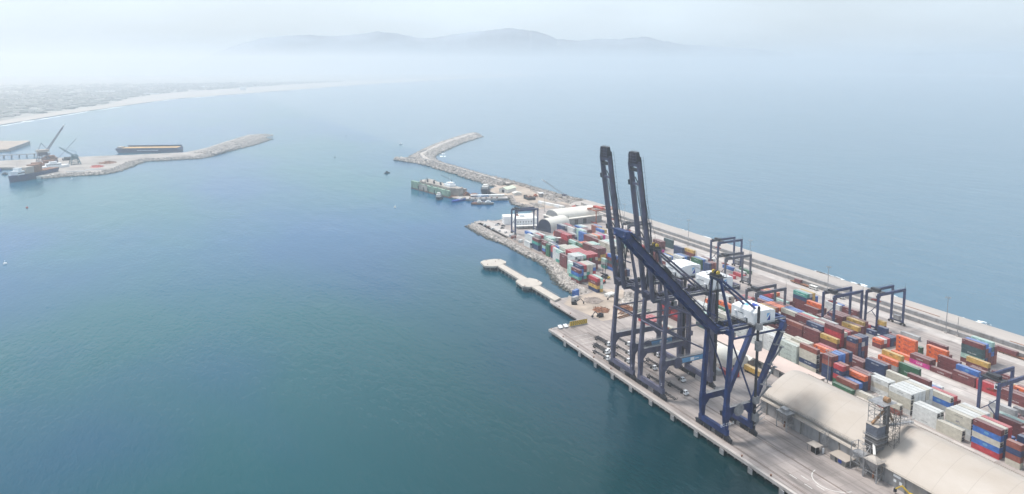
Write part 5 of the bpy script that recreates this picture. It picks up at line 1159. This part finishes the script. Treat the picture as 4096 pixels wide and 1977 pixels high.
P_(va,'vault_roof','fabric',lambda b:varch(b,0,28,-9.6,9.6,4.6,13.4)); P_(va,'side_wall','offwhite',lambda b:b.box(.1,27.9,-9.5,9.5,0,4.59)); 
def vend(b): 
    n=16; pr=[(-9.1*math.cos(math.pi*i/n),4.6+8.3*math.sin(math.pi*i/n)**.85) for i in range(n+1)]
    b.add([(-.06,y,z) for y,z in pr]+[(-.06,9.1,.1),(-.06,-9.1,.1)],[tuple(range(n+3))])
P_(va,'open_end','open_end_shade',vend)  # flat dark sheet painted for the shade inside the vault
vb=empty('vault_warehouse',(155.5,662,0),R(3.5),'large long arched white warehouse with ribbed roof and grey wall with dark doorways','warehouse')
P_(vb,'vault_roof','fabric',lambda b:varch(b,1.5,54.5,1,27,7.6,15.0)); P_(vb,'eave_roof','fabric',lambda b:b.box(-1,57,-4,30,6.9,7.59)); P_(vb,'wall','galv',lambda b:b.box(0,56,-2,29,0,6.89)); 
def ribs(b):
    for k in range(9):
        x=4+k*6; n=16; pr=[(14-13.06*math.cos(math.pi*i/n),7.6+7.5*math.sin(math.pi*i/n)**.85) for i in range(n+1)]
        for i in range(1,n-1): b.beam((x,*pr[i]),(x,*pr[i+1]),.3,.12)
P_(vb,'roof_ribs','offwhite',ribs)
for x in (20,31): P_(vb,'doorway','glass',lambda b:b.box(x,x+4.6,-2.07,-2.01,.1,5.4))
P_(vb,'gable_panel','galv',lambda b:b.add([(1.42,14-12.4*math.cos(math.pi*i/16),7.65+6.8*math.sin(math.pi*i/16)**.85) for i in range(17)],[tuple(range(17))]))
rgn=empty('red_gantry',(198.2,654,0),R(4),'small orange-red portal gantry in front of the long arched warehouse','gantry crane')
P_(rgn,'legs','orange_steel',lambda b:[b.beam((x,y,0),(x,y,14),.8) for x in (0,28) for y in (0,15)]); P_(rgn,'girders','orange_steel',lambda b:[b.beam((-1,y,14.4),(29,y,14.4),1.0,1.4) for y in (0,15)]); P_(rgn,'end_beams','orange_steel',lambda b:[b.beam((x,-.4,14.2),(x,15.4,14.2),.8,1) for x in (0,28)]); P_(rgn,'hoist','red_steel',lambda b:b.box(7,11,-.5,15.5,15.15,16.8)); P_(rgn,'sill','red_steel',lambda b:[b.beam((x,-2,.8),(x,17,.8),.7,.9) for x in (0,28)])
# white trailer row in front of the warehouse
for i,(x,y,L,rot,c,lb_) in enumerate(((150,640,40,-85,'w','white trailer box lying crosswise in front of the long arched warehouse'),(163,641,40,-85,'w','white trailer box right of its twin in front of the arched warehouse'),(88,640,20,-60,'w','white cabin box by the shore fence near the blue gantry'),(86.6,633,20,-60,'s','rusty orange box beside the white cabin near the blue gantry'),(86,615,20,-50,'w','white box on the shore track left of the stacks'))):
    boxon((x,y,0),c,L,lb_,rot)
# parked cars
def car(m): 
    c=empty('parked_car',(0,0,0),0,'x','car','cars parked by the office')
    P_(c,'body',m,lambda b:(b.box(-.9,.9,-2.2,2.2,.35,.95),))
    P_(c,'cabin','glass',lambda b:b.add([(-.8,-1.3,.95),(.8,-1.3,.95),(.8,1.5,.95),(-.8,1.5,.95),(-.65,-.7,1.5),(.65,-.7,1.5),(.65,1.0,1.5),(-.65,1.0,1.5)],[(0,1,5,4),(1,2,6,5),(2,3,7,6),(3,0,4,7)]))
    P_(c,'roof',m,lambda b:b.box(-.64,.64,-.68,.98,1.5,1.56))
    for x in (-.85,.85):
        for y in (-1.35,1.35): P_(c,'wheel','black',lambda b:b.tube((x-.1,y,.33),(x+.1,y,.33),.33,8))
    return c
cw=car('white'); cdk=None
CL=[((87,700),'white',-60,'white car farthest along the shore kerb'),((87,690.5),'rust',-60,'reddish car second along the shore kerb'),((87.2,680),'white',-65,'white car third along the shore kerb'),((98,694),'white',60,'white car in the middle of the car park'),((103,688),'dark',70,'dark car beside the office wall'),((97.5,678.5),'dark',75,'dark car in the middle of the car park'),((89,668),'white',-60,'white van-like car nearest the stacks'),((92,659),'offwhite',-60,'pale car at the near end of the car park'),((102,698),'dark',80,'dark car behind the white one in the car park')]
cache={'white':cw}
first=set()
for (xy,m,a,lb_) in CL:
    if m not in cache: cache[m]=car(m); o=cache[m]; first.add(m)
    elif m=='white' and m not in first: o=cw; first.add(m)
    else: o=copy_tree(cache[m])
    o.location=(*xy,.015); o.rotation_euler=(0,0,R(a)); o['label']=lb_
# ---------------- shipyard on the spit ----------------
fd=empty('floating_dock',(105.5,930,WZ),R(12.5),'green-sided floating dock holding a tan hull, moored off the spit','dock')
for nm,x0,m in (('near_wing_wall',0,'dock_green'),('far_wing_wall',26,'dock_tan')):
    if m not in M: M[m]=mat(m,(.22,.33,.25) if m=='dock_green' else (.36,.32,.28),.8,var=.3,scale=.1)
    P_(fd,nm,m,lambda b:(b.box(x0,x0+3.5,-48,46,1.6,9.2),b.box(x0-.2,x0+3.7,30,47,1.6,11),[b.box(x0+.8,x0+2.6,y,y+2.2,9.2,10.6) for y in (-40,-22,-6,9,24)]))
P_(fd,'dock_floor','rust',lambda b:b.box(0,29.5,-52,48,-1.5,1.59)); 
P_(fd,'wall_patches','dock_tan',lambda b:b.box(-.08,-.01,4,26,1.8,9.6)); P_(fd,'fender_posts','dark',lambda b:[b.box(-.6,-.09,y-.5,y+.5,-.5,6) for y in (-30,-14,2,14,27,44)])
hu=P_(fd,'docked_hull','dock_tan',lambda b:b.prism([(7,-40),(13,-52),(22,-50),(23,-20),(23,34),(19,42),(11,42),(7,34)],2,11.5)); P_(fd,'superstructure','white',lambda b:(b.box(10,20,-36,-22,11.55,14.6),b.box(11,19,-34,-25,14.6,17),b.tube((15,-30,17),(15,-29,24),.2,5))); P_(fd,'deck_clutter','dark',lambda b:[b.box(9+2*(k%5),10.6+2*(k%5),-16+k*3.4,-14.4+k*3.4,11.55,12.6+(k*7%3)*.6) for k in range(16)])
P_(fd,'dock_crane','dark',lambda b:(b.beam((24,-20,9.2),(24,-20,18),.7),b.beam((24,-20,18),(15,-8,24),.5),b.beam((1.5,12,9.2),(1.5,12,15),.6),b.beam((1.5,12,15),(9,18,19),.4)))
P_(fd,'hull_stripe','rust',lambda b:b.box(6.9,6.98,-38,32,2,5))
P_(fd,'slip_apron','dock_tan',lambda b:b.box(2,24,-66,-52.1,.2,1.6))
def boat(loc,rot,L,wd,h,hullm,label,cat='boat',sup=None,mast=0,group=None,deckm='rust'):
    o=empty('boat' if L<60 else 'cargo_ship',(loc[0],loc[1],WZ),R(rot),label,cat,group)
    def hull(b):
        st=[(-.5,.75),(-.42,.95),(-.1,1),(.2,.95),(.38,.65),(.5,.04)]; vs=[]
        for t,k in st:
            sh=h*(1+.35*max(0,t)**1.2+.08*(t<-.4)); vs+=[(-wd/2*k*.72,t*L*(.96),-.5),(wd/2*k*.72,t*L*.96,-.5),(wd/2*k,t*L,sh),(-wd/2*k,t*L,sh)]
        n=len(st); fs=[(0,1,2,3),tuple(range(4*n-1,4*n-5,-1))]
        for i in range(n-1):
            a=4*i
            for p,q in ((0,1),(1,2),(2,3),(3,0)): fs.append((a+p,a+4+p,a+4+q,a+q))
        b.add(vs,fs)
    P_(o,'hull',hullm,hull)
    if sup:
        y0,y1,z,m=sup
        P_(o,'cabin',m,lambda b:(b.box(-wd*.32,wd*.32,y0*L,y1*L,h*.95,h+z*.6),b.box(-wd*.24,wd*.24,(y0*.75+y1*.25)*L,(y0*.25+y1*.75)*L,h+z*.6,h+z)))
        P_(o,'cabin_window','glass',lambda b:b.box(-wd*.325,wd*.325,y0*L+.2,y1*L-.2,h+z*.25,h+z*.4))
    if mast: P_(o,'mast','galv',lambda b:b.tube((0,(sup[0]+sup[1])/2*L if sup else 0,h),(0,(sup[0]+sup[1])/2*L if sup else 0,h+mast),.15,5))
    return o
boat((103,884,0),150,24,8.5,3,'dark','grey-blue tug with pale wheelhouse against the green floating dock',sup=(-.1,.25,5.5,'offwhite'),mast=9,group='boats at the spit')
boat((119,857,0),110,22,6.5,1.8,'logo_dark','blue low workboat at the outer end of the spit pier',sup=(-.35,-.1,2.5,'offwhite'),group='boats at the spit')
boat((133,826,0),65,17,5.5,1.8,'rust','rust-red fishing boat outermost at the spit pier',sup=(-.3,.05,3,'offwhite'),mast=7,group='boats at the spit')
boat((143,821,0),70,18,5.5,1.9,'fascia','grey fishing boat with white cabin, innermost at the spit pier',sup=(-.3,.1,3.4,'white'),mast=8,group='boats at the spit')
boat((138,835,0),68,15,5,1.7,'slate_steel','small blue-grey fishing boat tucked behind two others at the pier',sup=(-.2,.1,3,'white'),mast=8,group='boats at the spit')
boat((179,905,0),-28,40,12,6,'dark','dark old vessel moored against the spit beside the green shed',cat='ship',sup=(-.3,.1,5,'offwhite'),mast=8,group='boats at the spit')
boat((146,882,0),100,22,8,2.6,'rust','dark red barge-like boat at the open end of the floating dock',sup=(.1,.35,3.5,'rust'),group='boats at the spit')
pr=empty('spit_pier',(155,850,0),R(-20),'long low grey pier with white shed roofs reaching from the spit','pier')
P_(pr,'deck','concrete',lambda b:b.box(-26,28,-7,5,-1.2,.1)); P_(pr,'long_roof','white',lambda b:b.box(-20,24,-1,3.5,3.0,3.4)); P_(pr,'cabin','offwhite',lambda b:(b.box(4,22,-.6,3.2,.11,2.99),)); P_(pr,'piles','fascia',lambda b:[b.tube((x,y,-7),(x,y,-1.2),.4,6,caps=False) for x in range(-24,28,8) for y in (-6,4)]); P_(pr,'gear','rust',lambda b:[b.box(x,x+2,-6,-4,.11,1.2) for x in range(-22,20,7)])
gsd=empty('green_roof_shed',(192,868,0),R(-28),'pale green-roofed gabled shed with a dark doorway on the spit','shed')
P_(gsd,'wall','offwhite',lambda b:b.extrude_y([(-6.5,0),(6.5,0),(6.5,4.6),(0,7),(-6.5,4.6)],0,22)); M['pale_green_roof']=mat('pale_green_roof',(.56,.60,.47),.6,var=.06)
P_(gsd,'roof','pale_green_roof',lambda b:b.extrude_y([(-7,4.5),(0,7.15),(7,4.5),(7,4.8),(0,7.45),(-7,4.8)],-.6,22.6)); P_(gsd,'doorway','glass',lambda b:b.box(-2,2,-.06,-.01,.1,4))
gsd.rotation_euler=(0,0,R(-60)); gsd.location=(190,872,0)
h=empty('small_house',(200,851,0),R(-10),'small pale house with a cream roof beside the green-roofed shed','house'); P_(h,'wall','offwhite',lambda b:b.box(-5,5,-5,4,0,2.9)); P_(h,'roof','fabric',lambda b:b.extrude_y([(-5.8,2.7),(0,3.9),(5.8,2.7),(5.8,2.95),(0,4.2),(-5.8,2.95)],-5.6,4.6))
h=empty('tank_yard',(199,813,0),0,'dark fenced block of rusty tanks on the spit','tanks'); P_(h,'enclosure','dark',lambda b:(b.box(-4,6,-6,6,0,3.2),b.box(-3,1,7,10,0,4.6))); P_(h,'tank_tops','rust',lambda b:[b.tube((x,y,3.2),(x,y,4.2),1.6,10) for x in (-2,3) for y in (-3,3)])
h=empty('guard_tower_house',(221,822,0),0,'small grey house with a flat white roof by the rocky seaward side','house'); P_(h,'wall','wall_grey',lambda b:b.box(-2.4,2.4,-2.4,2.4,0,5)); P_(h,'roof','white',lambda b:b.box(-3.2,3.2,-3.2,3.2,5.01,5.4)); 
h=empty('yellow_loader',(215,826,0),0,'orange loader standing left of the grey house on the spit','loader'); P_(h,'body','orange_steel',lambda b:(b.box(-1.6,1.6,-3,3,.8,2.6),b.box(-1,1,-1,1,2.6,3.8))); P_(h,'wheels','black',lambda b:[b.tube((x-.3,y,.8),(x+.3,y,.8),.8,8) for x in (-1.5,1.5) for y in (-2,2)])
wr=empty('white_block_row',(207.5,741,0),R(14),'long row of white concrete blocks on the bank below the spit','blocks')
for k in range(6): P_(wr,'block','white' if k%2 else 'offwhite',lambda b:b.box(0,3.2,k*7.6,k*7.6+7.4,0,3.1))
ds=MB(); ds.add([(208,735,.03),(222,738,.03),(226,760,.03),(220,784,.03),(212,780,.03),(207,757,.03)],[tuple(range(6))]); tag(ds.build('dark_soil_patch',M['path']),kind='structure')
heap((238,775,0),9,22,2.6,'rock','long mound of grey rubble on the seaward side near the wall end',11,160,2.0); heap((246,756,0),7,10,3.2,'rust','reddish rubble mound at the far end of the seawall',12,60,1.4); heap((236,838,0),8,34,2.6,'rock','rubble ridge along the seaward side behind the round-headed mast',16,200,1.8); heap((226,800,0),8,22,1.8,'rock','low rubble strip beside the spit road',13,130,1.6); heap((190,775,0),6,16,1.6,'rock','low stony heap on the inner shore of the spit',14,90,1.5); heap((228,748,0),4,5,1.2,'red_steel','small red scrap pile by the white seawall ramp',15,30,1)
cc=empty('crawler_crane',(249,810,0),R(14),'lattice-boom crawler crane working on the seaward rocks','crane'); 
def latboom(b,p,q,w0,n,r=.12):
    p=Vector(p);q=Vector(q);d=(q-p).normalized();a=d.cross(Vector((0,0,1))).normalized();c=a.cross(d)
    for i,j in ((-1,-1),(1,-1),(1,1),(-1,1)): b.beam(p+a*i*w0/2+c*j*w0/2,q+a*i*w0*.3+c*j*w0*.3,r*1.5)
    for k in range(n):
        s,t=p.lerp(q,k/n),p.lerp(q,(k+1)/n); u=w0*(.5-.2*k/n)
        for sgn in (-1,1): b.beam(s+a*u*sgn-c*u,t+a*u*sgn+c*u,r); b.beam(s+a*u+c*u*sgn,t-a*u+c*u*sgn,r)
P_(cc,'lattice_boom','galv',lambda b:latboom(b,(0,0,2.5),(-27,14,24),1.8,14,.16)); P_(cc,'boom_tip','white',lambda b:b.beam((-23,12,21),(-27,14,24),1.4,1.4)); P_(cc,'body','slate_steel',lambda b:(b.box(-1.8,1.8,-3,3,1.1,3.4))); P_(cc,'tracks','black',lambda b:(b.box(-2.6,-1.8,-3,3,0,1.1),b.box(1.8,2.6,-3,3,0,1.1)))
# beacons and light masts
def mast(loc,h,label,kind='ring',m='galv'):
    o=empty('light_mast' if kind!='beacon' else 'beacon_tower',loc,0,label,'light mast' if kind!='beacon' else 'beacon','tall light masts' if kind!='beacon' else None)
    P_(o,'pole',m,lambda b:b.tube((0,0,0),(0,0,h),.28,8,r2=.14)); P_(o,'base','concrete',lambda b:b.box(-.7,.7,-.7,.7,0,.8))
    if kind=='ring':
        P_(o,'lamp_ring',m,lambda b:[b.beam((1.3*math.cos(a),1.3*math.sin(a),h),(1.3*math.cos(a+.785),1.3*math.sin(a+.785),h),.12) for a in [k*.785 for k in range(8)]])
        for k in range(8): a=k*.785; P_(o,'floodlight','galv',lambda b:b.box(1.5*math.cos(a)-.25,1.5*math.cos(a)+.25,1.5*math.sin(a)-.25,1.5*math.sin(a)+.25,h-.2,h+.15))
    elif kind=='flower':
        for k in range(12): a=k*math.pi/6; P_(o,'floodlight','offwhite',lambda b:b.beam((.4*math.cos(a),.4*math.sin(a),h),(2.3*math.cos(a),2.3*math.sin(a),h-.3),.5,.12))
    elif kind=='round': P_(o,'round_head',m,lambda b:[b.beam((0,1.2*math.cos(a),h+1.2*math.sin(a)+.8),(0,1.2*math.cos(a+.6),h+1.2*math.sin(a+.6)+.8),.22) for a in [k*.5236 for k in range(12)]])
    return o
for (x,y,h,k,lb_) in ((226.2,282.6,23.6,'ring','tallest light mast by the seawall, at the right in front of the wall lettering'),(226.6,375.1,20,'ring','light mast by the seawall behind the right pair of gantries'),(225.6,455,23,'ring','light mast by the seawall to the right of the dark gantry pair'),(224.6,533.9,25.4,'ring','light mast by the seawall to the right of the vertical booms'),(225,640,22,'ring','light mast by the seawall just visible between the vertical booms'),
 (87.1,628.3,23.1,'plain','thin pole on the shore beside the blue gantry'),(180,737,22.2,'plain','thin pole on the inner bank below the white block row'),(193.6,485.4,10.3,'plain','short pole among the far containers'),(107,575,12,'flower','light mast with a crown of lamps among the shore stacks'),(160,648,14,'plain','thin pole in front of the long arched warehouse'),
 (95.4,262.4,19,'ring','light mast between the grain shed and the navy-and-maroon stack'),(50.5,262,17,'flower','light mast with a flower of lamps in front of the mustard trailer box'),(231.7,871.6,17,'round','mast with a round head on the spit'),(227.7,276,12.4,'plain','short pole right of the tallest seawall light mast')):
    mast((x,y,0 if x<228 else 0),h,lb_,k)
mast((476.8,1645,2.5),18,'slim grey beacon tower at the tip of the far breakwater','beacon',m='slate_steel'); mast((-25,1822,1),9,'small beacon at the tip of the left breakwater','beacon',m='slate_steel')
# road vehicles by the seawall
boxon((224.4,398,1.2),'m',20,'maroon container on a low trailer by the seawall'); o=empty('low_trailer',(224.4,394,0),0,'rusty low trailer under the maroon container by the seawall','trailer'); P_(o,'bed','rust',lambda b:b.box(-1.6,1.6,-6,14,.7,1.15)); P_(o,'wheels','black',lambda b:[b.tube((x-.2,y,.45),(x+.2,y,.45),.45,8) for x in (-1.3,1.3) for y in (-4,-2,8,10)])
def buslike(loc,m,label):
    o=empty('tank_truck',loc,0,label,'truck'); P_(o,'body',m,lambda b:b.box(-1.3,1.3,-3.4,3.4,.8,2.9)); P_(o,'windows','glass',lambda b:(b.box(-1.35,-1.305,-3,3,1.8,2.5),b.box(-1,1,-3.46,-3.405,1.7,2.5))); P_(o,'wheels','black',lambda b:[b.tube((x-.2,y,.5),(x+.2,y,.5),.5,8) for x in (-1.2,1.2) for y in (-2.2,2.2)])
buslike((223.6,391.5-6,0),'offwhite','cream box truck driving along the seawall road'); buslike((224,362,0),'offwhite','second cream truck, nearer the gantries on the seawall road')
boxon((225.8,238.8,.9),'m',40,'maroon container on a flat trailer by the seawall at the right edge'); o=empty('flat_trailer',(225.8,232,0),0,'rusty flat trailer by the seawall at the right edge','trailer'); P_(o,'bed','rust',lambda b:(b.box(-1.4,1.4,-10,19,.5,.88),b.box(-1.4,1.4,1,1.4,.88,2.6))); P_(o,'wheels','black',lambda b:[b.tube((x-.2,y,.4),(x+.2,y,.4),.4,8) for x in (-1.2,1.2) for y in (-8,-6,14,16)])
# ---------------- left harbour arm ----------------
bg_=empty('floating_barge',(-240,1621,WZ),R(70.5),'long dark blue barge with ochre deck moored off the left breakwater','barge')
P_(bg_,'hull','rtg_steel',lambda b:b.add([(-15,-60,.3),(15,-60,.3),(15,54,.3),(-15,54,.3),(-15,-60,8.5),(15,-60,8.5),(15,60,8.5),(-15,60,8.5)],[(3,2,1,0),(0,1,5,4),(1,2,6,5),(2,3,7,6),(3,0,4,7),(4,5,6,7)]))
P_(bg_,'deck','ochre',lambda b:b.box(-13.5,13,-57,48,8.505,8.9)); P_(bg_,'side_bulwark','rtg_steel',lambda b:(b.box(14,15,-58,46,8.505,12),b.box(-15,-14,-54,50,8.505,9)))
P_(bg_,'white_stripe','white',lambda b:b.box(-15.1,-15.01,-22,18,3.8,4.8)); P_(bg_,'bow_platform','sand',lambda b:b.box(-9,9,50,58,8.6,11))
o=boat((-400,1325,0),148,96,19,8.5,'navy_steel','dark navy cargo ship with white bridge moored at the left harbour arm',cat='ship',sup=(.24,.38,11,'white'),mast=20)
P_(o,'ochre_block','sand',lambda b:b.box(-6,6,4,20,9,19)); P_(o,'rusty_block','rust',lambda b:b.box(-6.5,6.5,-12,3.9,9,20.5)); P_(o,'stern_ramp','rust',lambda b:b.box(-8,8,-46,-14,8.6,10))
boat((-404,1437,0),-70,28,9,4,'white','white passenger boat with tall bridge left of the big lattice crane foot',cat='ship',sup=(-.2,.25,6,'white'),mast=8,group='white boats by the lattice cranes')
boat((-380,1410,0),-70,44,13,7,'white','largest white ship between the two lattice cranes',cat='ship',sup=(-.3,.2,7,'white'),mast=8,group='white boats by the lattice cranes')
boat((-383,1318,0),120,26,9,3.2,'offwhite','pale hull aground by the rocks beside the navy ship',sup=None)
def ptile(loc,s,m,label):
    o=empty('pier_store',loc,R(20),label,'stacked goods'); P_(o,'stack',m,lambda b:(b.box(-s,s,-s*.6,s*.6,0,s*.5),b.box(-s*.6,s*.7,-s*.5,s*.3,s*.5,s*.8)))
ptile((-408,1425,.4),11,'rust','dark rusty goods stacked behind the navy ship'); ptile((-392,1440,.4),12,'rust','dark goods pile right of the big lattice crane'); ptile((-400,1525,.4),11,'rust','rusty stack behind the big lattice crane'); ptile((-372,1514,.4),7,'dark','small dark stack beyond the second lattice crane')
heap((-305,1440,.4),14,16,3,'rust','reddish scrap heap in the middle of the left harbour arm',31,60,2.5); heap((-318,1395,.4),10,14,2.4,'red_steel','red scrap heap near the rocks of the left harbour arm',32,50,2.2)
b=MB(); b.box(-14,14,-.5,.5,0,1.2); tag(b.build('pipe_line',M['white'],loc=(-345,1345,.42),rot=R(-15)),'white pipe lying nearer the navy ship on the sandy arm','pipe'); b=MB(); b.box(-14,14,-.5,.5,0,1.2); tag(b.build('pipe_line',M['white'],loc=(-318,1352,.42),rot=R(-5)),'white pipe lying nearer the rocks on the sandy arm','pipe')
hc=empty('harbour_crane',(-404,1478,.4),R(20),'tall portal harbour crane with lattice jib raised high on the left arm','crane','lattice harbour cranes')
def tower(b,w0,w1,z1,n):
    c=lambda w,z:[(-w,-w,z),(w,-w,z),(w,w,z),(-w,w,z)]
    for k in range(n):
        a=c(w0+(w1-w0)*k/n,z1*k/n);d=c(w0+(w1-w0)*(k+1)/n,z1*(k+1)/n)
        for i in range(4): b.beam(a[i],d[i],.8); b.beam(a[i],d[(i+1)%4],.45); b.beam(d[i],d[(i+1)%4],.5)
P_(hc,'portal_tower','slate_steel',lambda b:tower(b,9,6,19,4)); P_(hc,'machinery_deck','sand',lambda b:b.box(-9,9,-6,6,20.5,24.5)); P_(hc,'slew_house','slate_steel',lambda b:b.box(-7,6,-5,5,15,20.4)); P_(hc,'top_frame','slate_steel',lambda b:(b.beam((-6,0,24.5),(-1,0,36),.7),b.beam((7,0,24.5),(-1,0,36),.7))); P_(hc,'jib','slate_steel',lambda b:latboom(b,(8,0,24),(36,2,64),2.6,12,.35)); P_(hc,'jib_tip','white',lambda b:b.beam((33.5,1.8,60.4),(37,2,65.5),2,2))
h2=empty('harbour_crane',(-354,1445,.4),R(20),'greenish-blue lattice crane with jib leaning left on the left arm','crane','lattice harbour cranes')
M['teal_steel']=mat('teal_steel',(.06,.15,.19),.6,var=.3)
P_(h2,'tower','teal_steel',lambda b:tower(b,7.5,3,17,4)); P_(h2,'house','teal_steel',lambda b:b.box(-5,5,-4,4,9,15)); P_(h2,'jib','teal_steel',lambda b:latboom(b,(-1,0,15),(-22,0,31),2.4,10,.35)); P_(h2,'counter_frame','teal_steel',lambda b:(b.beam((2,0,15),(3,0,22),.6),b.beam((3,0,22),(-22,0,31),.25)))
h3=empty('harbour_crane',(-375,1447,.4),R(20),'slender pale lattice jib between the two larger harbour cranes','crane','lattice harbour cranes'); P_(h3,'jib','slate_steel',lambda b:b.beam((-6,0,9),(27,3,43),.55,.55)); P_(h3,'base','slate_steel',lambda b:b.box(-9,-4,-2,2,0,9))
# buoys and small boats
for i,(x,y,m,lb_) in enumerate(((-371.5,1047,'red_steel','red buoy alone in the harbour left of centre'),(-349.7,757,'white','white mooring buoy at the left edge of the harbour'),(74,1368,'dark','dark channel marker in the harbour mouth'),(190,1770,'dark','far channel marker beyond the harbour mouth'),(34,852,'offwhite','pale buoy in the harbour before the floating dock'),(-345,1281,'white','round white buoy near the rocks of the left arm'))):
    o=empty('mooring_buoy',(x,y,WZ),0,lb_,'buoy'); P_(o,'float',m,lambda b:(b.tube((0,0,-.4),(0,0,1.1),1.7,10,r2=1.3))); P_(o,'top_mark',m,lambda b:(b.tube((0,0,1.1),(0,0,3.4 if m!='dark' else 7),.25,6)))
boat((253,1531,0),40,9,3.4,1.2,'white','small white motor boat off the far breakwater',sup=(-.3,.1,1.6,'white')); boat((105,1130,0),120,12,4,1.2,'dark','small dark fishing boat in the middle of the harbour mouth',sup=(-.1,.15,2.4,'dark'),mast=3.5)
boat((-435,1404,0),60,10,4,1.6,'dark','small dark boat moored near the left pier, right one',sup=(-.3,.1,2,'slate_steel')); boat((-446,1385,0),60,10,4,1.6,'dark','small dark boat at the far left edge',sup=(-.3,.1,2,'slate_steel')); boat((-470,1440,0),60,26,8,3,'logo_dark','blue vessel cut off by the left edge at the pier',cat='ship',sup=(-.3,.2,5,'ltblue'))
